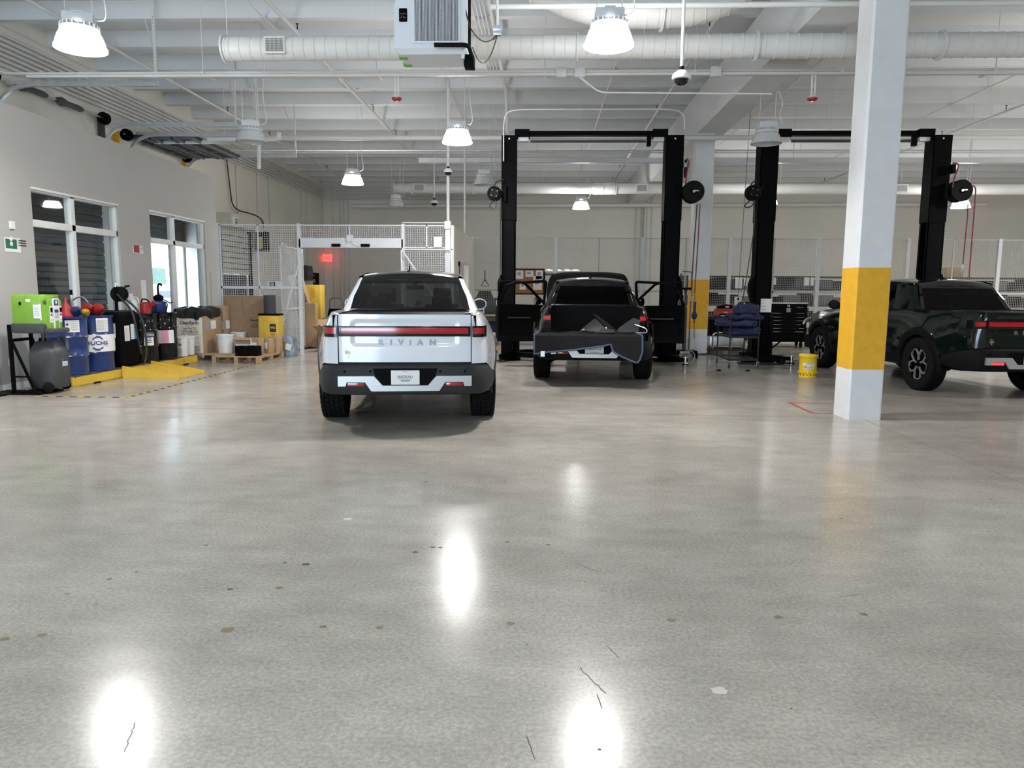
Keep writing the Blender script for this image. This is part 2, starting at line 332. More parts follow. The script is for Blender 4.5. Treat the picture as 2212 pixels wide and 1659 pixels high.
B('curtain_hood', 'shutter', d3, (XL, XL+.45, D3[0]-.1, D3[1]+.35, 3.36, 3.75)); B('guide_rail', 'black', d3, (XL, XL+.1, D3[1], D3[1]+.12, 0, 3.36), (XL, XL+.1, D3[0]-.14, D3[0]-.02, 0, 3.36))
b = MB(); [b.bx(XL+.041, XL+.046, D3[0], D3[1], 1.95+.16875*k-.012, 1.95+.16875*k+.012) for k in range(1, 8)]; b.build('rib_shade_strips', 'cage_dark', d3)  # dark strips laid on to stand for the shading between the ribs
B('dark_infill_sheet', 'door_grey', d3, (XL-.12, XL-.06, D3[0]-.03, D3[1]+.03, 0, 1.95))  # dark sheet added in place of the darkness below the raised shutter
tr = thing('door_operator', 'black and yellow motor operator at the top corner of the ribbed shutter', 'motor', (XL+.35, D3[1]+.42, 3.1))
B('motor_housing', 'black', tr, (-.2, .2, -.16, .16, -.35, .3), bev=.02); B('cover', 'yellow', tr, (-.06, .06, -.2, -.161, -.28, .1))
d4 = struct(B('door_4', 'black', None, (XL-.12, XL-.05, D4[0], D4[1], 0, 2.2)))
B('closer', 'shelf_steel', d4, (XL-.05, XL, D4[0]+.1, D4[0]+.4, 2.02, 2.12)); B('notice', 'ink_grey', d4, (XL-.05, XL-.045, D4[0]+.15, D4[0]+.5, 1.78, 1.93))
dm('trim_black', (.007, .007, .008), .5, spec=.06); dm('trim_panel_grey', (.03, .031, .032), .4, spec=.2)
dm('brake_dark', (.02, .004, .004), .4, spec=.2)
# ------------------------------------------------------------------ pickup trucks (local frame: y = 0 at the rear axle, y forward, z up)
def lerp_tab(tab, t):
    if t <= tab[0][0]: return tab[0][1]
    for (a, p), (c, q) in zip(tab, tab[1:]):
        if t <= c: return p+(q-p)*(t-a)/(c-a)
    return tab[-1][1]
PROF = [(.40, .94), (.50, .958), (.62, .975), (.76, .985), (.88, .980), (.98, .966), (1.06, .948), (1.14, .922), (1.20, .895), (1.25, .862)]
PLAN = [(-1.12, .775), (-1.11, .80), (-1.08, .83), (-1.03, .858), (-.95, .888), (-.8, .922), (-.6, .955), (-.4, .978), (-.1, 1), (3.6, 1), (3.9, .975), (4.1, .93), (4.25, .87), (4.33, .80), (4.39, .68)]
ZHI = [(-1.12, 1.235), (-1.0, 1.25), (.5, 1.25), (1.0, 1.245), (3.05, 1.195), (3.3, 1.175), (3.7, 1.12), (4.1, 1.04), (4.3, .97), (4.39, .90)]
def arch(y, r): 
    z = 0
    for c in (0, 3.45):
        if abs(y-c) < r: z = max(z, .415+sqrt(r*r-(y-c)**2))
    return z
def hw(y, z):
    x = lerp_tab(PROF, z)*lerp_tab(PLAN, max(y, -1.03))
    if y < -1.03: x = .690+(x-.690)*max(0, (y+1.12)/.09)**.45
    for c in (0, 3.45):
        d = sqrt((y-c)**2+(z-.415)**2)
        if d < .95 and z > .3: x += .035*max(0, 1-abs(d-.56)/.36)**2
    return x
def zbase(y):
    if y < -.5: return lerp_tab([(-1.02, .738), (-.55, .60)], y)
    if y > 3.9: return .62
    return .52
def ys(y0, y1, st=.05): n = max(2, int((y1-y0)/st)); return [y0+(y1-y0)*i/n for i in range(n+1)]
def sidepanel(b, sgn, y0, y1, n=13, zl=None, off=0, zt=None):
    rows = []
    for y in ys(y0, y1, .035):
        lo = max(zbase(y) if zl is None else zl, arch(y, .53)); hi = lerp_tab(ZHI, y) if zt is None else zt
        rows.append([(sgn*(hw(y, lo+(hi-lo)*t/n)+off), y, lo+(hi-lo)*t/n) for t in range(n+1)])
    b.grid(rows)
def make_tire(at):
    b = MB()
    if at:
        b.lathe([(.25, -.105), (.30, -.13), (.36, -.1375), (.39, -.132), (.404, -.112), (.404, .112), (.39, .132), (.36, .1375), (.30, .13), (.25, .105)], 60, 'x')
        for k in range(38):
            for i, (x, w_, sk) in enumerate(((-.108, .046, .5), (-.056, .042, 0), (0, .044, .4), (.056, .042, .05), (.108, .046, .55))):
                b.X = Mx.Rotation(2*pi*(k+sk)/38, 4, 'X') @ T(x, 0, .4115) @ RZ(18 if i in (1, 3) else -14 if i == 2 else 0); b.box((0, 0, 0), (w_, .05, .019), .003)
        b.X = Mx.Identity(4)
    else:
        pr = [(.25, -.105), (.30, -.13), (.36, -.1375), (.40, -.128), (.417, -.105)]
        for g in (-.066, -.022, .022, .066): pr += [(.417, g-.006), (.407, g-.004), (.407, g+.004), (.417, g+.006)]
        b.lathe(pr+[(.417, .105), (.40, .128), (.36, .1375), (.30, .13), (.25, .105)], 60, 'x')
    return b
def wheel(root, x, y, at, tmpl):
    o = bpy.data.objects.new('wheel', None); COL.objects.link(o); o.parent = root; o.location = (x, y, .415); o.empty_display_size = .1
    if x < 0: o.rotation_euler = (0, 0, pi)
    if not tmpl.get(at):
        tmpl[at] = make_tire(at).build('tire', 'rubber', o)
        b = MB(); b.lathe([(.262, -.10), (.262, .095), (.25, .105), (.235, .09), (.23, .04), (.05, .02), (.05, -.02)], 40, 'x'); b.cyl((-.02, 0, 0), (.05, 0, 0), .05, n=20); b.build('rim', 'black', o)
        b = MB()
        def seg(p, q, w0, w1):
            p, q = V(p), V(q); d = (q-p).normalized(); n = V((-d.y, d.x)); b.prism([p+n*w0, q+n*w1, q-n*w1, p-n*w0], .075, .1, 'yz')
        pt = lambda r_, a: V((r_*cos(R(a)), r_*sin(R(a))))
        for k in range(5):
            a = 90+72*k; seg(pt(.06, a), pt(.135, a), .011, .010)
            for s in (-1, 1): seg(pt(.13, a), pt(.237, a+s*17), .010, .007)
            seg(pt(.237, a+17), pt(.245, a+36), .007, .006); seg(pt(.245, a+36), pt(.237, a+55), .006, .007)
        tmpl['sp'] = b.build('spokes', 'silver', o)
        tmpl['rim'] = [c for c in kids(o) if c.name.startswith('rim')][0]; tmpl['w'] = o
    else:
        for c in (tmpl[at], tmpl['rim'], tmpl['sp']): q = c.copy(); COL.objects.link(q); q.parent = o
TW = {}
def door(root, sgn, y0, y1, rear, paint, ang):
    hx = hw(y1, .9)-.06; H_ = V((sgn*hx, y1, 0)); L0 = MB(); L0.X = T(*-H_)
    zt = lerp_tab(ZHI, (y0+y1)/2)
    rows = []; inner = []; n = 14
    for y in ys(y0, y1, .05):
        lo = max(.50, arch(y, .53)); hi = lerp_tab(ZHI, y)
        zz = [lo+(hi-lo)*t/n for t in range(n+1)]
        rows.append([(sgn*hw(y, z), y, z) for z in zz]); inner.append([(sgn*(hw(y, z)-.10+.045*(.62 < z < .95)*(y0+.1 < y < y1-.1)), y, z) for z in zz])
    L0.grid(rows); o = L0.build('rear_door' if rear else 'front_door', paint, root, loc=H_)
    b = MB(); b.X = T(*-H_); b.grid(inner)
    for a_, c_ in ((rows[0], inner[0]), (rows[-1], inner[-1]), ([r_[0] for r_ in rows], [r_[0] for r_ in inner]), ([r_[-1] for r_ in rows], [r_[-1] for r_ in inner])): b.grid([a_, c_])
    b.build('door_card', 'black', o)
    # window frame and glass, leaning in towards the roof
    fx = lambda z: sgn*(.868-(z-1.245)*.47)
    if rear: fr = [(y0+.02, 1.245), (y0+.16, 1.60), (y0+.30, 1.655), (y1-.02, 1.69), (y1-.02, 1.235)]
    else: fr = [(y0+.02, 1.235), (y0+.02, 1.69), (y0+.42, 1.685), (y0+.55, 1.65), (y1-.02, 1.215)]
    P3 = [(fx(z)-sgn*.02, y, z) for y, z in fr]
    b = MB(); b.X = T(*-H_); b.tube(bend(P3, .05), .028, 8); b.build('window_frame', 'black', o)
    b = MB(); b.X = T(*-H_); b.poly(P3)
    if ang == 0: b.build('door_window', 'glass_tint' if paint == 'paint_white' else 'glass_privacy', o)
    else: b.bm.free()
    if ang == 0 or True:
        b = MB(); b.X = T(*-H_); yh = y0+.18; b.bx(min(sgn*(hw(yh, 1.05)+.006), sgn*(hw(yh, 1.05)-.02)), max(sgn*(hw(yh, 1.05)+.006), sgn*(hw(yh, 1.05)-.02)), yh-.1, yh+.1, 1.04, 1.065, bev=.006); b.build('door_handle', paint, o)
    b = MB(); b.X = T(*-H_); b.tube(bend([(sgn*(hx-.02), y0+.2, 1.0), (sgn*(hx-.06), y0+.22, .97), (sgn*(hx-.06), y1-.3, .97), (sgn*(hx-.02), y1-.25, 1.0)], .04), .016); b.build('armrest', 'plastic_grey' if ang else 'plastic_dark', o)
    if not rear:
        ym = y1-.16; b = MB(); b.X = T(*-H_)
        b.loft([[(sgn*(.995+.11*cos(t)*k), ym+d, 1.29+.085*sin(t)*k*(1.12 if sin(t) < 0 else 1)) for t in [2*pi*i/20 for i in range(20)]] for d, k in ((-.045, .90), (-.03, 1), (.03, .95), (.075, .7), (.10, .35))])
        b.bx(*sorted((sgn*.86, sgn*.93)), ym-.02, ym+.03, 1.215, 1.25); mo = b.build('side_mirror', paint, o)
        b = MB(); b.X = T(*-H_); b.poly([(sgn*(.995+.096*cos(t)), ym-.047, 1.288+.074*sin(t)) for t in [2*pi*i/20 for i in range(20)]]); b.build('mirror_glass', 'chrome', mo) if ang else b.build('mirror_glass', 'plastic_dark', mo)
    o.rotation_euler = (0, 0, R(ang)*sgn*1)
    return o
def truck(label, paint, loc, rz, at, opened=False, plate=None, lamp_lit=False):
    pd = 'plastic_dark' if paint == 'paint_white' else 'trim_black'; gm = 'glass_tint' if paint == 'paint_white' else 'glass_privacy'
    t = thing('pickup_truck', label, 'truck', loc, R(rz), None)
    for sgn in (-1, 1):
        b = MB(); sidepanel(b, sgn, -1.12, 1.0)
        # rail cap and inner bed wall
        yy = ys(-1.10, .42, .08); b.grid([[(sgn*hw(y, lerp_tab(ZHI, y)), y, lerp_tab(ZHI, y)), (sgn*min(.80, hw(y, 1.25)-.012), y, lerp_tab(ZHI, y)+.012), (sgn*.69, y, lerp_tab(ZHI, y)+.006)] for y in yy])
        b.build('bed_side', paint, t)
        b = MB(); b.grid([[(sgn*.70, y, z) for z in (.74, 1.25)] for y in (-1.08, .42)]); b.bx(*sorted((sgn*.69, sgn*.74)), -1.10, -1.04, .74, 1.24); b.build('bed_liner', 'black', t)
        b = MB(); sidepanel(b, sgn, 3.056, 4.39); b.build('front_fender', paint, t)
        for yc in (0, 3.45):                                       # black wheel-arch trim
            rows = []
            for i in range(41):
                a = R(-8+196*i/40); rr = []
                for r_, o_ in ((.445, -.16), (.452, .012), (.47, .022), (.54, .018), (.552, 0)):
                    y, z = yc+r_*cos(a), .415+r_*sin(a)
                    y2, z2 = yc+.54*cos(a), .415+.54*sin(a); rr.append((sgn*(hw(y2, max(z2, .4))+o_), y, z))
                rows.append(rr)
            b = MB(); b.grid(rows); b.build('wheel_arch_trim', pd, t)
            b = MB(); b.grid([[(sgn*x, yc+.46*cos(R(a)), .415+.46*sin(R(a))) for x in (.55, .96)] for a in range(-5, 186, 10)]); b.bx(*sorted((sgn*.55, sgn*.56)), yc-.46, yc+.46, .35, .86); b.build('wheel_well', 'black', t)
        b = MB(); rows = [[(sgn*(hw(y, z)+.006), y, z) for z in (.36, .40, .46, .52)] for y in ys(.50, 2.95, .1)]; b.grid(rows); b.build('rocker_trim', pd, t)
        door(t, sgn, 1.006, 1.95, True, paint, 76*1 if opened else 0)
        door(t, sgn, 1.956, 3.05, False, paint, 68*1 if opened else 0)
        # roof pillars
        b = MB(); s = sgn
        C0 = [(s*.735, .42, 1.262), (s*.80, .47, 1.256), (s*.845, .60, 1.25), (s*.868, .90, 1.25), (s*.87, 1.02, 1.25)]
        C1 = [(s*.70, .55, 1.42), (s*.745, .58, 1.42), (s*.775, .70, 1.42), (s*.795, .98, 1.42), (s*.798, 1.08, 1.42)]
        C2 = [(s*.605, .775, 1.65), (s*.64, .80, 1.652), (s*.668, .92, 1.655), (s*.68, 1.15, 1.665), (s*.682, 1.25, 1.668)]
        b.grid([C0, C1, C2]); 
        b.grid([[(s*.868, 3.0, 1.2), (s*.80, 3.2, 1.2), (s*.74, 3.26, 1.2)], [(s*.66, 2.38, 1.69), (s*.62, 2.44, 1.71), (s*.58, 2.48, 1.715)]])
        rail = [[(s*.672, y, z), (s*.655, y, z+.035), (s*.61, y, z+.055)] for y, z in ((.80, 1.635), (.95, 1.652), (1.4, 1.672), (1.9, 1.682), (2.38, 1.68), (2.5, 1.66))]
        b.grid(rail); b.build('roof_pillar', paint, t)
        B('seat', 'seat', t, (s*.40-.25, s*.40+.25, 1.98, 2.13, .72, 1.30), (s*.40-.26, s*.40+.26, 2.0, 2.55, .62, .78), (s*.40-.13, s*.40+.13, 2.0, 2.1, 1.32, 1.53), (s*.40-.05, s*.40+.05, 2.03, 2.07, 1.28, 1.34), bev=.035)
    B('rear_bench', 'seat', t, (-.68, .68, .78, .95, .70, 1.27), (-.68, .68, .85, 1.45, .60, .76), (-.52, -.26, .80, .90, 1.27, 1.42), (.26, .52, .80, .90, 1.27, 1.42), bev=.03)
    B('dashboard', 'seat', t, (-.72, .72, 2.75, 3.2, .80, 1.15), (-.14, .28, 2.68, 2.72, 1.02, 1.24), bev=.03); B('rear_view_mirror', 'black', t, (-.13, .13, 2.32, 2.36, 1.50, 1.57), (-.035, .035, 2.34, 2.42, 1.55, 1.70), bev=.015)
    b = MB(); b.grid([[(x, y, z+.05*(1-(x/.61)**2)) for x in [-.61+1.22*i/12 for i in range(13)]] for y, z in ((.76, 1.655), (.85, 1.682), (1.1, 1.70), (1.6, 1.725), (2.1, 1.722), (2.48, 1.705))]); b.build('roof', 'black_gloss', t)
    b = MB(); b.grid([[(x*k, y, z) for x in [-1+2*i/10 for i in range(11)]] for k, y, z in ((.735, .425, 1.262), (.665, .60, 1.49))]); b.grid([[(x, y, z) for x in (-.735, 0, .735)] for y, z in ((.425, 1.262), (.40, 1.235))])
    b.grid([[(x*k, y, z) for x in [-1+2*i/10 for i in range(11)]] for k, y, z in ((.665, .60, 1.49), (.628, .70, 1.605))]); b.build('rear_window', gm, t)
    b = MB()
    b.grid([[(x*k, y, z+c_*(1-x*x)) for x in [-1+2*i/10 for i in range(11)]] for k, y, z, c_ in ((.634, .682, 1.59, 0), (.608, .735, 1.648, .03), (.61, .78, 1.665, .048))])
    for s in (-1, 1): b.grid([[(s*.735, .415, 1.26), (s*.668, .415, 1.26)], [(s*.628, .69, 1.60), (s*.58, .69, 1.60)]])
    b.bx(-.735, .735, .40, .44, 1.235, 1.268); b.build('rear_window_surround', 'black_gloss', t)
    for s in (-1, 1): B('high_brake_lamp', 'brake_dark', t, *[(min(s*.04, s*.30), max(s*.04, s*.30), .70, .712, 1.622, 1.632)])
    b = MB(); b.poly([(-.76, 3.25, 1.2), (.76, 3.25, 1.2), (.58, 2.46, 1.71), (-.58, 2.46, 1.71)]); b.build('windshield', 'glass_clear', t)
    b = MB(); b.loft([[(-.03+x*k, 1.02+y*k*1.6+.06*(1-k), z) for x, y in ((-.035, -.06), (0, -.085), (.035, -.06), (.03, .07), (-.03, .07))] for k, z in ((1, 1.725), (.85, 1.742), (.32, 1.765), (.22, 1.80), (.08, 1.835))]); b.build('antenna', 'black', t)
    # hood on its own hinge by the windshield
    hy, hz = 3.24, 1.19; b = MB(); b.X = T(0, -hy, -hz)
    b.grid([[(x*hw(y, lerp_tab(ZHI, y))*.985, y, lerp_tab(ZHI, y)+.004+.045*(1-x**4)) for x in [-1+2*i/16 for i in range(17)]] for y in ys(3.24, 4.36, .07)])
    if opened: b.grid([[(x*hw(y, lerp_tab(ZHI, y))*.975, y, lerp_tab(ZHI, y)-.035+.04*(1-x**4)) for x in [-1+2*i/16 for i in range(17)]] for y in ys(3.24, 4.36, .07)])
    ho = b.build('hood', paint, t, loc=(0, hy, hz))
    if opened: ho.rotation_euler = (R(52), 0, 0)
    b = MB(); b.grid([[(x*hw(4.385, .9)*1.0, 4.385+.02*(1-x*x), z) for x in [-1+2*i/12 for i in range(13)]] for z in (.45, .62, .80, .92, .935)]); b.build('front_fascia', paint, t)
    B('front_light_bar', 'lens_clear', t, (-.62, .62, 4.40, 4.42, .84, .87)); B('headlamp', 'lens_clear', t, (-.62, -.48, 4.38, 4.42, .70, .90), bev=.03); B('headlamp', 'lens_clear', t, (.48, .62, 4.38, 4.42, .70, .90), bev=.03)
    B('front_bumper', pd, t, (-.88, .88, 4.05, 4.42, .34, .64), bev=.05)
    b = MB(); b.bx(-.60, .60, -.55, 4.1, .36, .55); b.bx(-.5, .5, .6, 3.0, .29, .37); b.bx(-.70, .70, .42, 3.2, .5, .62); b.bx(-.7, .7, .30, .42, .6, 1.25); b.cyl((-.75, 0, .415), (.75, 0, .415), .06); b.cyl((-.75, 3.45, .415), (.75, 3.45, .415), .06)
    b.bx(-.70, .70, -1.09, .30, .735, .775); b.bx(-.7, .7, 3.3, 4.2, .5, .82 if opened else 1.0); b.build('chassis', 'black', t)
    for s in (-1, 1):
        b = MB(); b.tube([(s*.60, -.25, .36), (s*.70, -.12, .30), (s*.72, 0, .36)], .022); b.tube([(s*.45, .1, .33), (s*.70, .03, .33)], .03); b.tube([(s*.56, -.05, .36), (s*.60, 0, .62)], .045); b.build('suspension_arm', 'galv' if s > 0 else 'black', t)
    if not opened:
        b = MB(); b.bx(-.695, .695, -1.075, .40, 1.222, 1.245, bev=.006); b.build('bed_cover', 'black', t)
        B('rail_cap', 'plastic_grey', t, (.63, .72, -.92, -.80, 1.246, 1.262), bev=.006)
    # tailgate on its bottom hinge
    hy, hz = -1.085, .745; g = MB(); g.X = T(0, -hy, -hz); nx, nz = 64, 26; rows = []
    def relief(x, z):
        dx, dz = max(0, abs(x)-.50), max(0, abs(z-1.055)-.085); d = sqrt(dx*dx+dz*dz)-.04
        return .012*max(0, min(1, .5-d/.02))
    for i in range(nx+1):
        x = -.682+1.364*i/nx; rows.append([(x, -1.122+relief(x, .752+.496*j/nz)+.02*(abs(x)/.682)**6, .752+.496*j/nz) for j in range(nz+1)])
    g.grid(rows); g.bx(-.682, .682, -1.10, -1.055, .75, 1.247, bev=.008)
    for z_ in (.752, 1.248): g.grid([[(-.682+1.364*i/nx, -1.122+.02*(abs(-.682+1.364*i/nx)/.682)**6, z_) for i in range(nx+1)], [(-.682+1.364*i/nx, -1.085, z_) for i in range(nx+1)]])
    go = g.build('tailgate', paint, t, loc=(0, hy, hz))
    if opened: go.rotation_euler = (R(90), 0, 0)
    b = MB(); b.X = T(0, -hy, -hz); b.bx(-.678, .678, -1.128, -1.10, 1.020, 1.128, bev=.006); lb = b.build('tail_light_bar', 'black_gloss', go)
    b = MB(); b.X = T(0, -hy, -hz); b.bx(-.655, .655, -1.1315, -1.12, 1.048, 1.112, bev=.003); b.build('lens', 'lens_red', lb)
    for ch, x in zip('RIVIAN', (-.252, -.148, -.048, .052, .154, .282)): b = MB(); b.X = T(0, -hy, -hz); b.text(ch, .079, T(x, -1.118, .957) @ RX(90), .012, sx=1.12, bold=.0022); b.build('letter', 'letter', go)
    b = MB(); b.X = T(0, -hy, -hz); b.text('R1', .040, T(-.592, -1.122, .855) @ RX(90), .01, sx=1.2, bold=.002); b.build('badge', 'letter', go)
    b = MB(); b.X = T(0, -hy, -hz); b.bx(-.625, -.562, -1.128, -1.118, .822, .836); b.bx(-.60, -.587, -1.128, -1.118, .796, .836); b.build('badge_accent', 'gold', go)
    for s in (-1, 1):                                              # lamps wrapping round the corners
        pl = [(-1.128, .695), (-1.124, .74), (-1.112, .785), (-1.07, .813), (-1.0, .838), (-.94, .855)]
        b = MB(); b.grid([[(s*(x+.004), y-.004, z) for z in (1.015, 1.03, 1.118, 1.132)] for y, x in pl]); b.grid([[(s*.695, y, z) for z in (1.015, 1.132)] for y in (-1.132, -1.08)])
        lo = b.build('tail_lamp', 'black_gloss', t)
        b = MB(); b.grid([[(s*(x+.008), y-.009, z) for z in (1.048, 1.112)] for y, x in pl[:4]]); b.build('lens', 'lens_red', lo)
    # rear bumper
    half = [(0, -1.165), (.2, -1.165), (.42, -1.165), (.62, -1.16), (.72, -1.14), (.80, -1.095), (.855, -1.02), (.895, -.92), (.928, -.80), (.955, -.68), (.975, -.57)]
    plan = [(-x, y) for x, y in half[:0:-1]]+half; rows = []
    for x, y in plan:
        zt = .745 if y < -1.05 else lerp_tab([(-1.05, .745), (-.57, .615)], y); zb = .405 if y < -.9 else lerp_tab([(-.9, .405), (-.57, .45)], y); rows.append([])
        for z, i_ in ((zb, .10), (zb+.02, .02), (zb+.07, 0), ((zb+zt)/2, 0), (zt-.035, .012), (zt-.012, .03), (zt, .07)): k = i_/max(.3, sqrt(x*x+1)); rows[-1].append((x*(1-k*.9), y+i_*(.75 if abs(x) < .85 else .2), z))
    b = MB(); b.grid(rows); bo = b.build('rear_bumper', pd, t, smooth=50)
    tr = [(-.688, .613), (-.32, .613), (-.233, .514), (.233, .514), (.32, .613), (.688, .613), (.688, .508), (.612, .508), (.60, .55), (.413, .55), (.35, .455), (-.35, .455), (-.413, .55), (-.60, .55), (-.612, .508), (-.688, .508)]
    b = MB()
    for q in ([0, 1, 12, 13], [1, 2, 11, 12], [2, 3, 10, 11], [3, 4, 9, 10], [4, 5, 8, 9], [5, 6, 7, 8], [0, 13, 14, 15]): b.prism([tr[i] for i in q], -1.188, -1.15)
    b.build('bumper_trim', 'silver', bo)
    b = MB(); b.prism([(-.33, .69), (.33, .69), (.31, .612), (.226, .516), (-.226, .516), (-.31, .612)], -1.172, -1.15); b.build('plate_recess', 'black', bo)
    for s in (-1, 1): B('reflector', 'lens_red_glow' if lamp_lit and s < 0 else 'lens_red', bo, (min(s*.42, s*.595), max(s*.42, s*.595), -1.176, -1.15, .508, .543), bev=.004)  # left reflector can take a material that emits red by itself
    for x in (-.62, -.36, .36, .62): b = MB(); b.cyl((x, -1.168, .66), (x, -1.15, .66), .013, n=12); b.build('parking_sensor', 'black', bo)
    po = B('license_plate', 'paper', bo, (-.147, .147, -1.184, -1.174, .523, .672), bev=.004)
    b = MB(); 
    if plate == 'temp':
        b.text('006535A61', .044, T(.0, -1.185, .603) @ RX(90), .001, sx=.8); b.text('EXP DATE  06/19/2023', .013, T(0, -1.185, .578) @ RX(90), .001)
        for z, w_ in ((.565, .10), (.557, .085), (.655, .045)): b.bx(-w_/2, w_/2, -1.1855, -1.184, z, z+.004)
    elif plate: b.text(plate, .07, T(0, -1.185, .60) @ RX(90), .001, sx=.75); b.bx(-.07, .07, -1.1855, -1.184, .54, .546)
    b.build('plate_number', 'ink', po) if plate else b.bm.free()
    if plate and plate != 'temp': b = MB(); b.cyl((0, -1.186, .60), (0, -1.1845, .60), .022, n=12); b.build('plate_emblem', 'yellow_band', po)
    for x in (-.868, .868):
        for y in (0, 3.45): wheel(t, x, y, at, TW)
    return t
def axle(lx, ly, rx, ry, dy=.05): a, c = fl(lx, ly), fl(rx, ry); q = (a+c)/2; return V((q.x, q.y+dy, 0))
tw = truck('white pickup truck with a black roof parked facing away from the viewer', 'paint_white', axle(728, 900, 1038, 897), 8.0, True, plate='temp')
p = MB(); p.box((-.39, .79, 1.50), (.30, .004, .10)); pn = p.build('paper_notice', 'paper', tw)
tk = truck('black pickup truck with open doors, raised hood and lowered tailgate', 'paint_black', axle(1176, 817, 1380, 817, .08), -2.2, False, True, plate='33D  FC5')
gl = fl(1990, 843); a_ = R(4.0); tg = truck('dark green pickup truck at the right edge, behind the near column', 'paint_green', (gl.x+.90*cos(a_), gl.y+.05+.90*sin(a_), 0), 4.0, False, plate=None, lamp_lit=True)
dm('cage_grey', (.16, .165, .17), .5, metal=.4)
# ------------------------------------------------------------------ high bay lamps
LT = {}
def lamp(loc, lit, label, rz=0, top=2.19):
    key = (lit, top)
    if key in LT:
        o = dup(LT[key], loc, rz, label); 
    else:
        o = LT[key] = thing('high_bay_lamp', label, 'ceiling lamp', loc, rz, None)
        b = MB(); b.bx(-.16, .16, -.105, .105, .275, .385, bev=.008); b.bx(-.06, .06, -.107, .107, .385, .40); b.build('ballast_box', 'steel_white', o)
        b = MB(); b.lathe([(.12, .275), (.13, .25), (.19, .24), (.21, .23), (.21, .205), (.19, .19)], 32)
        for k in range(22): b.X = RZ(k*360/22); b.bx(.13, .21, -.008, .008, .232, .268)
        b.X = Mx.Identity(4); b.build('heat_sink', 'steel_white', o)
        pr = [(.19, .195), (.212, .185), (.232, .15), (.252, .095), (.266, .04), (.280, .022), (.280, .0)]
        b = MB(); b.lathe(pr, 40)
        if not lit: b.lathe([(r-.008, z) for r, z in pr], 40)
        b.build('reflector', 'lamp_lit' if lit else 'lamp_glass', o)
        b = MB(); b.lathe([(0, .135), (.12, .135), (.222, .14)], 32); b.build('lens', 'lamp_core' if lit else 'lamp_inner', o)
        b = MB(); b.tube([(-.14, 0, .385), (-.14, 0, top)], .006, 6); b.build('suspension_rod', 'conduit_white', o)
        b = MB(); b.tube([(.14, 0, .385), (.14, 0, top)], .006, 6); b.build('suspension_rod', 'conduit_white', o)
        b = MB(); b.tube(bend([(.16, 0, .33), (.30, .02, .36), (.22, .04, .36+.3*(top-.36)), (.30, .05, .36+.65*(top-.36)), (.2, .05, top)], .2), .008, 6); b.build('power_cord', 'conduit_white', o)
    if lit:
        l = bpy.data.lights.new('lamp_light', 'AREA'); l.shape = 'DISK'; l.size = .42; l.energy = LAMP_W; l.color = (1, .98, .95)
        q = bpy.data.objects.new('lamp_light', l); COL.objects.link(q); q.location = V(loc)+V((0, 0, .128))
    return o
ZL = 4.25
for px, py, rz, lab in ((175, 107, 20, 'lit high bay lamp at the upper left, the largest on the left'), (1315, 100, 0, 'lit high bay lamp hanging in front of the big duct bend'), (988, 309, 4, 'lit high bay lamp hanging above the white truck'), (762, 398, 0, 'lit high bay lamp hanging over the wire cage doorway'), (1255, 451, 0, 'small lit high bay lamp seen between the posts of the middle lift'), (2075, 449, 0, 'lit high bay lamp half hidden behind the rightmost hose reel'), (1659, 441, 0, 'far lit lamp hidden behind the left post of the right lift')):
    lamp(fl(px, py, ZL), True, lab, R(rz))
for px, py, rz, lab in ((543, 307, 18, 'unlit high bay lamp hanging near the overhead door tracks'), (1046, 400, 0, 'unlit high bay lamp left of the middle lift'), (1655, 311, 0, 'unlit high bay lamp hanging at the top of the right lift'), (856, 447, 0, 'small unlit high bay lamp against the back wall')):
    lamp(fl(px, py, ZL), False, lab, R(rz), .95 if px == 1655 else 2.19)
for i, (x, y) in enumerate(((10, 8.5), (10.5, 13.8), (-5.2, -2.1), (.7, -2.1), (10, -2.1), (14, 13.8), (15, 19), (18, 24))):  # unseen lamps; the first two are added to brighten the right side
    lamp((x, y, ZL), True, 'unseen lit high bay lamp outside the picture', 0)['group'] = 'lamps outside the picture'
# ------------------------------------------------------------------ ducts
def spiral(b, pts, r, n=28): b.tube(pts, r, n)
dz = atY(700, 105, 11).z; x0 = atY(487, 105, 11).x; dr = .165
t = thing('spiral_duct', 'long white spiral duct crossing the ceiling behind the hanging air cleaner', 'duct', (0, 11, dz))
b = MB(); b.cyl((x0, 0, 0), (21.8, 0, 0), dr, n=32); b.build('tube', 'duct_white', t)
b = MB(); x = x0+.1
while x < 12: b.lathe([(dr, 0), (dr+.007, .006), (dr, .012)], 32, 'x', (x, 0, 0)); x += .155
b.build('seam', 'duct_white', t)
for x in (x0, atY(1247, 105, 11).x, atY(1632, 105, 11).x, atY(2030, 100, 11).x): b = MB(); b.lathe([(dr-.01, -.012), (dr+.035, -.012), (dr+.035, .012), (dr-.01, .012)], 32, 'x', (x, 0, 0)); b.build('flange', 'duct_white', t)
xg = atY(602, 100, 11).x
b = MB(); b.bx(xg-.15, xg+.15, -dr-.02, -.10, -.115, .115, bev=.006); g_ = b.build('grille', 'duct_white', t)
B('grille_opening', 'cage_dark', g_, (xg-.125, xg+.125, -dr-.022, -dr-.015, -.09, .09))
b = MB()
for i in range(14): b.bx(xg-.125+.25*i/13-.003, xg-.125+.25*i/13+.003, -dr-.028, -dr-.022, -.09, .09)
for i in range(9): b.bx(xg-.125, xg+.125, -dr-.028, -dr-.022, -.09+.18*i/8-.002, -.09+.18*i/8+.002)
b.build('grille_bars', 'duct_white', g_)
for x in (-4.6, -1.6, 1.4, 4.9, 8): b = MB(); b.lathe([(dr+.001, -.015), (dr+.006, -.015), (dr+.006, .015), (dr+.001, .015)], 28, 'x', (x, 0, 0)); b.tube([(x, 0, dr), (x, 0, 6.44-dz)], .006, 6); b.build('hanger', 'conduit_white', t)
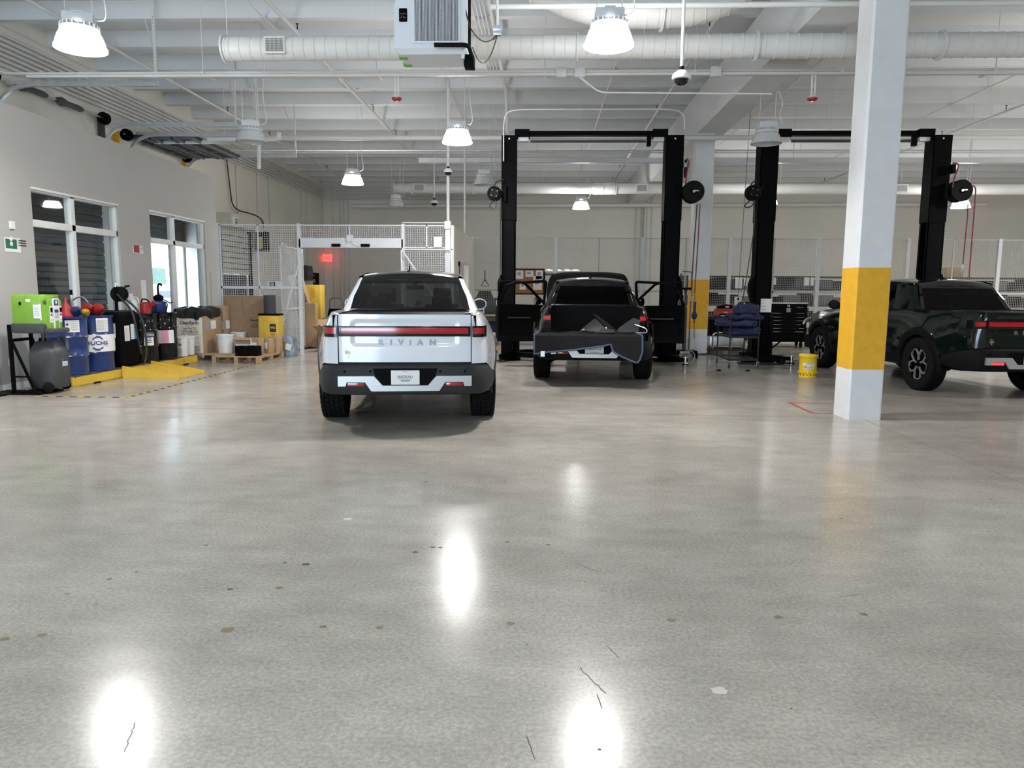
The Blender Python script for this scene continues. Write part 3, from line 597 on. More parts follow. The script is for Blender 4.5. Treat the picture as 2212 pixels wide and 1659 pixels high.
YU = 10.3; pts = [atY(x, y, YU) for x, y in ((1070, -130), (1165, -24), (1270, 15), (1350, 22), (1430, 22), (1515, 14), (1600, -20), (1678, -110), (1690, -230))]
t = thing('spiral_duct', 'white duct dipping in a bend above the nearest lamp', 'duct', (0, 0, 0))
pp = bend(pts, .3, 6); b = MB(); b.tube(pp, .225, 32); b.build('tube', 'duct_white', t)
b = MB()
for i in range(2, len(pp)-2, 2):
    d = (pp[i+1]-pp[i-1]).normalized(); q = pp[i]; b.tube([q-d*.006, q+d*.006], .233, 32)
q = atY(1430, 22, YU); b.tube([q-V((.012, 0, 0)), q+V((.012, 0, 0))], .265, 32); b.build('seam', 'duct_white', t)
Tb('hanger', 'conduit_white', t, .006, [atY(1330, -140, YU)+V((0, 0, .2)), V((atY(1330, -140, YU).x, YU, 6.44))])
YD = 25.8; bz = atY(1100, 407, YD).z; x0 = atY(851, 405, YD).x
t = thing('spiral_duct', 'far white duct along the back wall above the fences', 'duct', (0, YD, bz))
b = MB(); b.cyl((x0, 0, 0), (21.8, 0, 0), .175, n=28); b.build('tube', 'duct_white', t)
b = MB(); b.cyl((atY(1283, 405, YD).x, 0, 0), (atY(1328, 405, YD).x, 0, 0), .20, n=28); b.cyl((atY(1278, 405, YD).x, 0, 0), (atY(1283, 405, YD).x, 0, 0), .175, .20, n=28); b.build('reducer', 'duct_white', t)
for px in (853, 890, 1022, 1275, 1302, 1330, 2080): x = atY(px, 405, YD).x; b = MB(); b.lathe([(.17, -.015), (.215, -.015), (.215, .015), (.17, .015)], 28, 'x', (x, 0, 0)); b.build('flange', 'duct_white', t)
for px in (907, 1385, 1943): x = atY(px, 403, YD).x; g_ = B('grille', 'duct_white', t, (x-.2, x+.2, -.2, -.1, -.13, .13)); B('grille_opening', 'ink_grey', g_, (x-.16, x+.16, -.203, -.19, -.10, .10))
for x in (-4, 0, 5, 8, 12): Tb('hanger', 'conduit_white', t, .006, [(x, 0, .17), (x, 0, 6.44-bz)])
# ------------------------------------------------------------------ hanging air cleaner
YA = 8.0; P = lambda x, y, d=0: atY(x, y, YA+d)
a0 = P(852, 105); a1 = P(1006, 105); zt = P(930, -60).z; zb = P(930, 104).z; D = 1.0
t = thing('air_cleaner', 'white hanging air cleaner box with a pleated filter front', 'air cleaner', ((a0.x+a1.x)/2, YA, zb)); w2 = (a1.x-a0.x)/2; hh = zt-zb
b = MB(); b.prism([(-w2, 0), (w2, 0), (w2, hh), (-w2+.10, hh), (-w2, hh-.32)], 0, D*.55); b.build('housing', 'purifier', t)
b = MB(); b.loft([[(-w2, 0, 0), (w2, 0, 0), (w2, D*.55, 0), (-w2, D*.55, 0)], [(-w2+.05, .04, -.05), (w2-.05, .04, -.05), (w2-.05, D*.5, -.05), (-w2+.05, D*.5, -.05)]]); b.build('bottom_panel', 'purifier', t)
fx0 = P(896, 50).x-t.location.x; fx1 = P(991, 50).x-t.location.x; fz0 = P(940, 90).z-zb; fz1 = P(940, 0).z-zb
b = MB(); 
for q in ((fx0-.02, fx0, fz0-.02, fz1+.02), (fx1, fx1+.02, fz0-.02, fz1+.02), (fx0, fx1, fz0-.02, fz0), (fx0, fx1, fz1, fz1+.02)): b.bx(q[0], q[1], -.018, 0, q[2], q[3])
fr = b.build('filter_frame', 'purifier', t)
B('filter_backing', 'filter_dark', fr, (fx0, fx1, -.004, -.001, fz0, fz1))
b = MB(); n = 31
for i in range(n): x = fx0+(fx1-fx0)*(i+.5)/n; b.bx(x-.0035, x+.0035, -.016, -.003, fz0, fz1)
b.build('filter_pleats', 'filter_white', fr)
cx = P(871, 33).x-t.location.x; cz = P(871, 33).z-zb; b = MB(); b.bx(cx-.042, cx+.042, -.012, 0, cz-.066, cz+.066, bev=.01); co = b.build('control_panel', 'black', t)
b = MB()
for q in ((-.022, .012), (0, .012), (.02, .012), (-.012, -.012), (.008, -.02)): b.bx(cx+q[0]-.004, cx+q[0]+.004, -.0135, -.0125, cz+q[1]-.004, cz+q[1]+.004)
b.bx(cx-.03, cx-.012, -.0135, -.0125, cz-.03, cz-.026); b.bx(cx+.008, cx+.028, -.0135, -.0125, cz-.03, cz-.026); b.build('panel_marks', 'ink_grey', co)
for y in (.12, .38): b = MB(); b.bx(-w2+.02, -w2+.11, y, y+.09, -.054+.05*0, -.03); b.build('green_latch', 'green_bright', t)
b = MB(); b.tube(bend([(P(938, 97, -.1)-t.location), (P(1012, 97, -.1)-t.location), (P(1020, 125, .1)-t.location)], .06), .022, 12); b.build('hose_elbow', 'rubber', t)
b = MB(); b.tube([P(1014, 100, .1)-t.location, P(1014, -90, .1)-t.location], .016, 10); b.build('drop_pipe', 'rubber', t)
q = P(1009, 120, .1)-t.location; b = MB(); b.bx(q.x-.03, q.x+.075, q.y-.05, q.y+.12, q.z-.12, q.z, bev=.008); b.build('pump_box', 'black', t)
b = MB(); q2 = P(1001, 105, 0)-t.location; b.bx(q2.x-.02, q2.x+.012, q2.y-.01, q2.y+.4, q2.z-.10, q2.z+.02); b.build('mounting_bracket', 'galv', t)
for x in (-w2+.1, w2-.1): Tb('suspension_rod', 'conduit_white', t, .006, [(x, .3, hh), (x, .3, 6.44-zb)])
t = thing('power_outlet_box', 'hanging outlet box feeding the air cleaner through a looped black cord', 'outlet', (0, 0, 0)); Y9 = 8.6; o_ = atY(1074, 62, Y9)
b = MB(); b.box(o_, (.10, .06, .055), .006); b.box(o_-V((0, 0, .05)), (.085, .06, .05), .006); b.build('box', 'galv', t); Tb('drop_conduit', 'conduit_white', t, .014, [o_, V((o_.x, Y9, 6.44))])
Tb('black_cord', 'hose_black', t, .0065, hang(o_-V((0, 0, .07)), P(1021, 102, .1), .22, 18), hang(o_-V((.01, 0, .07)), P(1016, 60, .05), .10, 14), hang(P(1016, 60, .05), P(1000, -10, 0), .03, 8)); b = MB(); b.tube([atY(1066, 86, Y9), atY(1070, 80, Y9)], .011); b.build('red_tag', 'red', t)
# ------------------------------------------------------------------ cable rack on strut, cameras, alarm strobes
YK = 12.3; rz_ = atY(1000, 155, YK).z
t = thing('conduit_rack', 'rack of white conduits hung in a line across the whole hall', 'conduit rack', (0, YK, rz_))
for i in range(5): Tb('conduit', 'conduit_white', t, .022, bend([(XL+.1, -2.5+.1*i, .05-.0*i), (XL+.5+.1*i, -.02+.07*i, .0), (XL+1.5, .06*i, .0), (21.5, .06*i, .0)], .5))
B('strut_channel', 'conduit_white', t, (XL+1.2, 21.5, -.05, -.01, -.075, -.035))
for px in (442, 815, 1177, 1500, 1818, 2145):
    x = atY(px, 160, YK).x; b = MB(); b.bx(x-.02, x+.02, -.08, .36, -.035, -.005); b.tube([(x, -.06, -.03), (x, -.06, 6.44-rz_)], .006, 6); b.build('hanger', 'conduit_white', t)
for px in (1212, 1252, 1543): x = atY(px, 165, YK).x; B('junction_box', 'steel_white', t, (x-.08, x+.08, -.14, -.05, -.12, .03), bev=.006)
for px in (857, 1755):
    q = atY(px, 212, YK); t = thing('alarm_strobe', 'red fire alarm strobe above the white truck' if px < 1000 else 'red fire alarm strobe beside the near column', 'fire alarm', q)
    b = MB(); b.lathe([(0, .035), (.06, .035), (.062, .02), (.062, .005), (.05, .0)], 20); b.build('back_box', 'steel_white', t)
    b = MB(); b.lathe([(.055, .004), (.082, .0), (.08, -.025), (.05, -.045), (.015, -.05)], 20); b.build('strobe_body', 'strobe_red', t)
    b = MB(); b.lathe([(.02, -.048), (.018, -.062), (0, -.066)], 12); b.build('lens', 'lamp_inner', t)
    Tb('drop_conduit', 'conduit_white', t, .016, [(-.02, 0, .03), (-.02, 0, rz_-q.z-.04)], [(.03, 0, .03), (.03, 0, rz_-q.z-.04)])
def dome(px, py, Y, r, lab, ztop=6.44):
    q = atY(px, py, Y); t = thing('dome_camera', lab, 'camera', q)
    b = MB(); b.lathe([(0, .11*r/.14), (r*.45, .10*r/.14), (r*.92, .05*r/.14), (r, .01), (r*.97, -.012), (r*.8, -.02)], 28); b.build('housing', 'white_paint', t)
    b = MB(); b.lathe([(r*.8, -.018), (r*.7, -.07*r/.14), (r*.4, -.10*r/.14), (0, -.11*r/.14)], 24); b.build('dome_window', 'black_gloss', t)
    b = MB(); b.cyl((0, 0, .1*r/.14), (0, 0, .16*r/.14), .03*r/.14+.005, n=12); b.build('coupler', 'black', t); Tb('drop_pipe', 'conduit_white', t, .02*r/.14+.004, [(0, 0, .14*r/.14), (0, 0, ztop-q.z)])
dome(1472, 168, 8.9, .108, 'white dome camera hanging on a pipe right of the nearest lamp')
dome(938, 438, 25, .13, 'small far dome camera in front of the back wall')
dome(968, 371, 16.8, .10, 'small white sensor dome on the drop pipe above the cage', 6.1)
# ------------------------------------------------------------------ pipes under the ceiling
def pipe(lab, r, pts, grp=None, name='pipe', m='conduit_white', n=10, bd=.12, hang=()):
    o = tag(Tb(name, m, None, r, bend(pts, bd) if len(pts) > 2 else pts, n=n), lab, 'pipe', grp)
    for x, y, z, zt_ in hang: Tb('hanger', m, o, .006, [(x, y, z), (x, y, zt_)], n=6)
    return o
ZS = 6.02
for px, py, r, lab in ((854, 294, .036, 'white sprinkler pipe running to the back left of the white truck'), (1407, 260.6, .036, 'white sprinkler pipe running to the back over the middle lift'), (520, 260, .03, 'white sprinkler pipe near the left wall'), (2020, 300, .03, 'white sprinkler pipe running to the back over the right lift')):
    x = fl(px, py, ZS).x; t = thing('sprinkler_pipe', lab, 'pipe', (x, 0, ZS)); Tb('tube', 'conduit_white', t, r, [(0, -7, 0), (0, 32.5, 0)], n=12); [Tb('hanger', 'conduit_white', t, .006, [(0, y_, 0), (0, y_, 6.44-ZS)], n=6) for y_ in (9.6, 15.2, 21.2, 27)]
    for k in range(8):
        y = 10.6+2.96*k; b = MB(); b.cyl((0, y-.05, 0), (0, y+.05, 0), r+.012, n=12); b.build('coupling', 'conduit_white', t)
        b = MB(); b.cyl((0, y, r), (0, y, r+.06), .011, n=8); b.box((0, y, r+.085), (.012, .012, .05)); b.cyl((0, y, r+.11), (0, y, r+.116), .028, n=10); b.build('sprinkler_head', 'black', t)
for px, py, r, lab in ((700, 0, .014, 'left'), (1230, 480*0+380, .014, 'right')): pass
for i, px in enumerate((1058, 1064.5, 1071, 1077.5)): x = fl(px, 170, 6.1).x; pipe('thin white conduit in the bundle running back above the middle lift', .017, [(x, -7, 6.1), (x, 16.2+.05*i, 6.1)], 'conduits above the middle lift', 'conduit', n=8)
x = fl(1090, 180, 6.05).x; pipe('thicker white pipe beside the conduit bundle above the middle lift', .042, [(x, -7, 6.05), (x, 17.8, 6.05), (x, 18.4, 5.3)])
for px, y0, y1 in ((735, 6, 15), (975, 12, 26), (1310, 8, 30), (1690, 8, 24), (1620, 11, 24), (300, 9, 16), (2110, 9, 28)):
    p_ = fl(px, 200, 6.12); pipe('slim white ceiling conduit running towards the back wall', .014, [(p_.x, y0, 6.12), (p_.x, y1, 6.12)], 'slim ceiling conduits', 'conduit', n=6)
for i in range(7): z = 5.42+.088*i; pipe('white conduit in the row along the top of the left wall', .030, [(XL+.06, -7, z), (XL+.06, YB-.3-.05*i, z), (XL+.3, YB-.06, z-.02), (-2+.6*i, YB-.06, z-.02)], 'conduits along the left wall', 'conduit', n=8)
for i, y in enumerate((4, 10.2, 14.5, 19, 24, 29)): tag(B('conduit_strut', 'conduit_white', None, (XL, XL+.035, y, y+.04, 5.30, 6.0)), 'short white strut holding the conduit row on the left wall', 'bracket', 'struts on the left wall')
YT = 17.55; z = atY(1080, 298, YT).z
pipe('thick white pipe crossing the hall just above the lift tops', .055, [(atY(470, 305, YT).x-1.5, YT, z-.08), (atY(560, 306, YT).x, YT, z-.08), (atY(585, 298, YT).x, YT, z), (21.5, YT, z)], n=14, hang=[(x_, YT, z, 6.44) for x_ in (-5.8, -2.5, .8, 6.5, 10)])
pipe('white drain pipe elbow hanging near the cage roof', .05, [(-7.6, 16.9, 4.85), (atY(600, 312, 16.9).x, 16.9, 4.85), (atY(604, 312, 16.9).x, 16.9, 5.0)], n=12, hang=[(-7.2, 16.9, 4.85, 6.44)])
pipe('short white stub pipe hanging left of the cage', .045, [(atY(559, 300, 17.5).x, 17.5, 4.9), (atY(559, 362, 17.5).x, 17.5, atY(559, 365, 17.5).z)], n=12, hang=[(atY(559, 300, 17.5).x, 17.5, 4.9, 6.44)])
for py, Y, x0, lab in ((347, 20, 905, 'long white cable tray pipe behind the lift tops'),): 
    z = atY(1200, py, Y).z; t = B('cable_tray', 'steel_white', None, (atY(x0, py, Y).x, 21.5, Y-.08, Y+.08, z-.06, z+.06)); tag(t, lab, 'cable tray'); [Tb('hanger', 'conduit_white', t, .008, [(x_, Y, z), (x_, Y, 6.44)], n=6) for x_ in (-2.5, 1, 6.5, 11)]
for i, (py, Y) in enumerate(((325, 21), (330, 22.4), (300, 19.2), (12, 9.9))):
    z = atY(1200, py, Y).z if i < 3 else atY(1150, 14, Y).z; pipe(('white pipe crossing high behind the hall, second of two thin ones', 'white pipe crossing high behind the hall, thinnest one', 'white conduit crossing behind the thick pipe', 'white pipe at the top edge of the picture behind the bent duct')[i], (.025, .018, .02, .035)[i], [(XL+.3 if i < 3 else atY(1060, 14, Y).x, Y, z), (21.5, Y, z)], hang=[(x_, Y, z, 6.44) for x_ in (-.2, 2.5, 7, 11)])
pipe('white pipe running along the back wall above the fence', .075, [(atY(760, 445, 31).x, 31, atY(760, 445, 31).z), (atY(2130, 441, 31).x, 31, atY(2130, 441, 31).z)], n=14, hang=[(x_, 31, 4.9, 6.44) for x_ in (-6, -1, 3, 9, 14)])
zc = atY(1200, 250, 14.9).z; pipe('slim conduit dropping to the top of the middle lift', .014, [(atY(1088, 300, 15.9).x, 15.9, 4.2), (atY(1088, 262, 15.9).x, 15.9, 5.15), (atY(1110, 252, 15.9).x, 15.9, 5.25), (atY(1455, 250, 15.9).x, 15.9, 5.25), (atY(1478, 262, 15.9).x, 15.9, 5.15), (atY(1478, 290, 15.9).x, 15.9, 4.85)], bd=.3)
pipe('slim conduit linking the cable rack and the girder', .014, [(atY(1240, 170, 12.2).x, 12.2, rz_-.05), (atY(1295, 200, 12.2).x, 12.2, atY(1295, 200, 12.2).z), (3.58, 12.2, atY(1590, 203, 12.2).z)])
pipe('white conduit dropping to the outlet box on the cage corner', .035, [(atY(968, 480, 16.9).x, 16.9, 2.9), (atY(968, 300, 16.9).x, 16.9, 6.1)], n=12)
pipe('thin white conduit dropping beside the cage partition wall', .02, [(atY(1004, 505, 19).x, 19, 2.95), (atY(1004, 340, 19).x, 19, 6.1)])
for px in (1375, 1387, 1400, 1410, 718, 733, 742, 752): yw = 32.37 if px in (1400, 1410) else 32.77; pipe('white conduit drop on the back wall', .028, [(atY(px, 400, yw).x, yw, .0), (atY(px, 400, yw).x, yw, 6.14)], 'conduit drops on the back wall')
tag(B('wall_pilaster', 'far_wall_paint', None, (atY(1391, 500, 32.4).x, atY(1432, 500, 32.4).x, 32.4, YB-.002, 0, 6.1)), 'shallow pilaster on the back wall above the fence', 'pilaster')
for i, y in enumerate((23.4, 25.1, 26.2, 29.8, 30.4)): pipe('conduit drop on the far left wall', .02, [(XL+.05, y, .5 if i > 2 else 3.8), (XL+.05, y, 5.4)], 'conduit drops on the left wall')
# ------------------------------------------------------------------ overhead door tracks
zk = 4.97
def track(Y, x1, lab, curve=True, ze=None):
    t = thing('door_track', lab, 'door track', (0, Y, zk)); pts = [(XL+.10, 0, -1.5), (XL+.10, 0, -.42), (XL+.5, 0, 0), (x1, 0, 0)]
    b = MB(); pp = bend(pts, .38, 8)
    b.loft([[p+V((0, dy, dz_)) for dy, dz_ in ((-.03, -.03), (.03, -.03), (.03, .03), (-.03, .03))] for p in pp]); b.build('rail', 'galv', t)
    B('angle_bar', 'galv', t, (XL+.4, x1, -.035, -.03, -.0, .06)); 
    b = MB(); b.bx(x1-.05, x1-.01, -.02, .02, 0, 6.44-zk); hs = b.build('hanger_strut', 'conduit_white', t)
    b = MB()
    for k in range(20): b.bx(x1-.036, x1-.024, -.0215, -.0195, .04+.055*k, .068+.055*k)
    b.build('slots', 'ink_grey', hs); b = MB(); b.tube([(x1-.03, 0, .5), (x1-.5, .5, 6.44-zk)], .012, 5); b.build('sway_brace', 'conduit_white', t); return t
track(D1[0]+.0, -6.63, 'galvanised door track at the left edge below the first ceiling lamp'); track(D1[1]+.05, -6.57, 'galvanised door track with a hanging strut, middle of the three'); track(D2[0]+.02, -6.5, 'galvanised door track just below the middle one, ending at an unlit lamp'); track(D2[1], -6.51, 'galvanised door track reaching out over the wire cage')
t = thing('overhead_door_panels', 'raised sections of an open overhead door lying in their tracks', 'door', (0, 0, zk))
for i in range(3):
    x = XL+.16+.52*i; b = MB(); b.bx(x, x+.5, D2[0]+.06, D2[1]-.06, -.03, .02); q = b.build('door_section', 'door_grey', t)
    B('stiffener', 'cage_grey', q, (x+.02, x+.08, D2[0]+.06, D2[1]-.06, -.09, -.03), (x+.40, x+.46, D2[0]+.06, D2[1]-.06, -.09, -.03)); [B('hinge', 'cage_grey', q, (x+.05, x+.42, D2[0]+.1+k*.82-.02, D2[0]+.1+k*.82+.02, -.075, -.03)) for k in range(4)]
for i, (ya, yb) in enumerate((D1, D2)):
    t = thing('torsion_shaft', ('dark spring shaft of the closed door along the left wall', 'dark spring shaft of the open door beyond the low wall')[i], 'door spring', (XL+.22, 0, 4.95 if i else 5.12))
    Tb('shaft', 'steel', t, .018, [(0, ya-.2, 0), (0, yb+.15, 0)])
    for y in (ya+.5, ya+1.6): b = MB(); b.tube([(0, y, 0), (0, y+.12, 0), (0, y+.3, 0), (0, y+.7, 0), (0, y+.8, 0)], [.05, .09, .055, .06, .04], 12); b.build('spring', 'cage_dark', t)
    for y in (ya-.1, yb+.05): b = MB(); b.lathe([(.03, -.06), (.13, -.05), (.12, .0), (.13, .05), (.03, .06)], 20, 'y', (0, y, 0)); b.build('cable_drum', 'black', t)
    [B('bearing_plate', 'yellow_band' if i else 'cage_dark', t, (-.215, -.08, y_, y_+.06, -.5, .10)) for y_ in (yb+.15, ya-.3)]
# ------------------------------------------------------------------ fluids corner along the low wall
WX = -7.75
def toward(p): return atan2(-p[1], -p[0])                     # bearing from p to the viewer's spot
def patch(b, r, z0, z1, a0, a1, n=10): b.grid([[(r*cos(a0+(a1-a0)*i/n), r*sin(a0+(a1-a0)*i/n), z) for z in (z0, z1)] for i in range(n+1)])
def lines(b, x0, x1, zs, y, h=.006):
    for z in zs: b.bx(x0, x1, y-.0006, y, z, z+h)
def pallet_tub(y0, y1, x1, dep, lab):
    t = thing('spill_pallet', lab, 'spill pallet', (x1-dep/2, (y0+y1)/2, 0), 0); a, c, h = dep/2, (y1-y0)/2, .15; q = .07
    sec = lambda k: [(-a+q, -c+k), (a-q, -c+k), (a-k, -c+q), (a-k, c-q), (a-q, c-k), (-a+q, c-k), (-a+k, c-q), (-a+k, -c+q)]
    b = MB(); b.loft([[(x, y, z) for x, y in sec(k)] for k, z in ((.012, 0), (0, .03), (.005, h))]); tub = b.build('tub', 'yellow', t, smooth=0)
    b = MB(); n = 5
    for i in range(n): y = -c+.16+(2*c-.32)*i/(n-1); b.prism([(y-.035, .03), (y+.035, .03), (y+.022, h-.02), (y-.022, h-.02)], a-.004, a+.014, 'yz')
    b.build('ribs', 'yellow', tub); b = MB()
    for y in (-c*.45, c*.45): b.bx(a-.01, a+.003, y-.09, y+.09, .0, .028)
    b.build('fork_slot', 'black', tub)
    b = MB(); b.bx(a+.0, a+.006, c*.28, c*.5, .04, .12); b.build('sticker', 'yellow_band', tub); b = MB(); b.bx(a+.006, a+.0068, c*.29, c*.49, .112, .12); lines(b, 0, 0, (), 0)
    for z in (.05, .065, .08, .095): b.bx(a+.006, a+.0068, c*.32, c*.47, z, z+.006)
    b.build('sticker_text', 'cardboard_dark', tub)
    B('grate', 'cage_dark', t, (-a+.03, a-.03, -c+.03, c-.03, h-.01, h+.012)); return t
pallet_tub(10.72, 12.62, -7.0, .70, 'yellow spill pallet under the blue drums'); pallet_tub(12.65, 14.72, -7.0, .70, 'yellow spill pallet under the black drums, behind the ramp')
ZP = .163
def drum(px, py, d, m, lab, bands=None, r=.288, h=.88):
    p = V((px, py, ZP)); t = thing('steel_drum', lab, 'drum', p)
    pr = [(0, 0), (r-.005, 0), (r+.004, .006), (r+.004, .02), (r-.008, .03), (r-.008, h*.33-.02), (r+.006, h*.33), (r-.008, h*.33+.02), (r-.008, h*.66-.02), (r+.006, h*.66), (r-.008, h*.66+.02), (r-.008, h-.03), (r+.004, h-.02), (r+.004, h), (r-.01, h+.003), (r-.012, h-.012), (0, h-.012)]
    b = MB(); b.lathe(pr, 44); b.build('body', m, t)
    b = MB(); b.cyl((.17, 0, h-.012), (.17, 0, h+.004), .035, n=14); b.build('bung', 'steel', t); return t, p
def dlabel(t, p, r, da, wid, z0, z1, m, text=None, rows=(), name='label', tm='ink', size=.05, tm2='ink_grey'):
    a = toward(p)+R(da); hw_ = wid/2/r; b = MB(); patch(b, r, z0, z1, a-hw_, a+hw_); o = b.build(name, m, t)
    if rows:
        b = MB()
        for z, f0, f1, h in rows: patch(b, r+.001, z0+(z1-z0)*z, z0+(z1-z0)*(z+h), a-hw_+2*hw_*f0, a-hw_+2*hw_*f1, 4)
        b.build('print', tm2, o)
    if text:
        b = MB(); b.text(text, size, Mx.Rotation(a, 4, 'Z') @ T(r+.003, 0, (z0+z1)/2) @ RZ(90) @ RX(90), .002, sx=1.05, bold=.001); b.build('lettering', tm, o)
    return o
R1 = [(.15+.18*i, .38, .95, .035) for i in range(5)]+[(.22+.18*i, .38, .85, .03) for i in range(4)]+[(.86, .05, .9, .04)]
d, p = drum(-7.35, 11.10, 0, 'blue', 'plain blue steel drum next to the eyewash station'); dlabel(d, p, .292, 16, .20, .66, .84, 'paper', rows=R1)
b = MB(); a = toward(p)+R(16-14); q = b.X = Mx.Rotation(a, 4, 'Z') @ T(.2945, 0, .70); b.prism([(-.028, 0), (0, .028), (.028, 0), (0, -.028)], 0, .001, 'yz'); b.X = b.X @ T(0, 0, .08); b.prism([(-.022, 0), (0, .022), (.022, 0), (0, -.022)], 0, .001, 'yz'); b.build('hazard_diamond', 'ink', d)
b = MB(); b.tube(bend([(.02, .14, .87), (.02, .14, 1.10), (.02, .14, 1.17)], .03), .022, 12); b.tube([(.02, .14, 1.15), (.02, .14, 1.24)], .012, 8); pu = b.build('barrel_pump', 'steel', None, d.location); tag(pu, 'steel barrel pump with a curved spout on the plain blue drum', 'pump')
Tb('spout', 'chrome', pu, .013, bend([(.02, .14, 1.13), (.10, .16, 1.19), (.19, .18, 1.19), (.25, .19, 1.10)], .06)); b = MB(); b.cyl((.02, .14, 1.22), (.02, .14, 1.30), .02, n=10); b.build('plunger_knob', 'black', pu)
d, p = drum(-7.32, 11.74, 0, 'blue', 'blue steel drum with a white band, second from the eyewash station')
b = MB(); b.lathe([(.284, .31), (.2965, .31), (.2965, .585), (.284, .585)], 44); b.build('white_band', 'paper', d)['label'] = 'white painted band'
a = toward(p)+R(9); X = Mx.Rotation(a, 4, 'Z') @ T(.299, 0, .45) @ RZ(90) @ RX(90); b = MB(); b.text('FUCHS', .082, X, .002, sx=1.15, bold=.002)
for s in (0, 180):
    b.X = X @ RZ(s); b.prism([(.105*cos(R(v)), .105*sin(R(v))) for v in range(40, 150, 10)]+[(.088*cos(R(v)), .09*sin(R(v))) for v in range(140, 30, -10)], 0, .002, 'xy'); b.prism([(.118*cos(R(v)), .118*sin(R(v))) for v in range(62, 110, 8)]+[(.109*cos(R(v)), .109*sin(R(v))) for v in range(108, 60, -8)], 0, .002, 'xy')
b.X = Mx.Identity(4); b.build('lettering', 'ink_blue', d)
dlabel(d, p, .292, 26, .19, .63, .85, 'paper', rows=[(.1+.12*i, .05, .95, .03) for i in range(7)]+[(.16+.12*i, .05, .6, .03) for i in range(6)])
# black square tank with hose reel
Ty = 12.36; t = thing('square_tank', 'tall black square tank with paper sheets between the blue and black drums', 'tank', (-7.34, Ty, ZP))
b = MB(); b.bx(-.29, .29, -.275, .275, 0, .93, bev=.07, seg=4); b.build('body', 'black', t); B('rim', 'plastic_dark', t, (-.25, .25, -.24, .24, .92, .95), bev=.015)
for i, (y, z0, z1, w_, m_) in enumerate(((-.40, .50, .74, .12, 'paper'), (-.13, .44, .70, .15, 'paper'), (.13, .46, .72, .09, 'label_blue'), (.035, .46, .72, .10, 'paper'))):
    b = MB()
    if i == 0: b.bx(.06, .18, -.279, -.276, z0, z1); 
    else: b.bx(.291, .294, y-w_/2, y+w_/2, z0, z1)
    o = b.build('paper_sheet', m_, t); b = MB()
    if i and m_ == 'paper':
        for k in range(6): b.bx(.294, .2946, y-w_*.38, y+w_*.3, z0+.03+.033*k, z0+.037+.033*k)
        b.build('print', 'ink_grey', o)
    else: b.bm.free()
hr = thing('hose_reel', 'black crank hose reel standing on the square tank', 'hose reel', (-7.22, Ty-.02, ZP+.93))
B('stand', 'black', hr, (-.02, .02, -.10, -.06, .0, .42)); b = MB(); b.lathe([(0, -.05), (.13, -.05), (.13, -.035), (.07, -.03), (.07, .04), (.13, .045), (.13, .06), (0, .06)], 24, 'y', (0, .02, .30)); b.build('drum', 'rubber', hr)
b = MB(); b.tube(bend([(0, .08, .30), (.0, .12, .30), (.04, .13, .42), (.04, .20, .43)], .03), .012); b.cyl((.04, .15, .43), (.04, .26, .44), .018, n=10); b.build('crank_handle', 'black', hr)
b = MB(); b.tube(bend([(-.0, -.08, .42), (.0, -.085, .49), (.02, -.06, .46)], .02), .01); b.build('guide_hook', 'steel', hr)
Tb('hose', 'hose_black', hr, .018, bend([(.08, .05, .22), (.16, .13, .12), (.24, .17, .0), (.335, .19, -.35), (.34, .17, -.75), (.32, .12, -.90)], .25), bend([(.02, -.08, .30), (.30, -.12, .02), (.335, -.10, -.35), (.34, 0, -.72)], .2))
# black drums
d, p = drum(-7.28, 13.08, 0, 'black_gloss', 'black drum with a blue and white notice label'); dlabel(d, p, .294, 26, .17, .31, .54, 'paper', rows=[(.62-.13*i, .25, .75, .05) for i in range(4)], tm2='ink'); dlabel(d, p, .297, 26, .168, .46, .535, 'ink_blue', text='NOTICE', tm='paper', size=.046, name='notice_header')
d, p = drum(-7.25, 13.74, 0, 'black_gloss', 'black drum with a pink and white label band, below the blue watering can'); dlabel(d, p, .296, 0, .48, .31, .555, 'paper', rows=[(.15+.2*i, .03, .35, .05) for i in range(4)]); dlabel(d, p, .2985, 12, .13, .31, .555, 'pink', rows=[(.2+.25*i, .1, .8, .05) for i in range(3)], name='pink_label'); dlabel(d, p, .294, -22, .10, .10, .15, 'paper', name='barcode')
def drop(px, py, z, dd=.0): q = fl(px, py, z); return V((q.x, q.y, z))
ZT = ZP+.884
# funnels and cans on the drums
def funnel(px, py, m, lab, r=.12, h=.20, tilt=0, z=ZT):
    t = thing('funnel', lab, 'funnel', (px, py, z)); b = MB(); b.X = T(0, 0, r if tilt else 0) @ RZ(tilt-20 if tilt else 0) @ RX(tilt)
    b.lathe([(r, -.0), (r, .03), (.02, h*.75), (.012, h)], 24); b.lathe([(r-.006, 0), (r-.006, .03), (.015, h*.75)], 24); b.build('cone', m, t); return t
funnel(-7.36, 11.13, 'red', 'red funnel standing upside down behind the eyewash tank', .13, .30); funnel(-7.22, 11.16, 'blue', 'blue funnel lying on the plain blue drum', .08, .16, 75); funnel(-7.16, 11.28, 'yellow', 'small yellow funnel beside the blue funnel', .06, .16, 80); funnel(-7.36, 11.66, 'red', 'red funnel lying on the banded drum, left one', .10, .2, 80); funnel(-7.22, 11.72, 'red', 'red funnel lying on the banded drum, right one', .10, .2, 84)
t = thing('plastic_jug', 'translucent white jug on the black drum', 'jug', (-7.38, 12.99, ZT)); b = MB(); b.lathe([(0, 0), (.105, 0), (.115, .03), (.115, .19), (.06, .27), (.035, .30), (.035, .325)], 28); b.build('body', 'jug', t)
b = MB(); b.cyl((0, 0, .32), (0, 0, .35), .04, n=14); b.build('cap', 'paper', t); Tb('handle', 'jug', t, .014, bend([(.11, 0, .16), (.15, 0, .2), (.12, 0, .28), (.04, 0, .29)], .05))
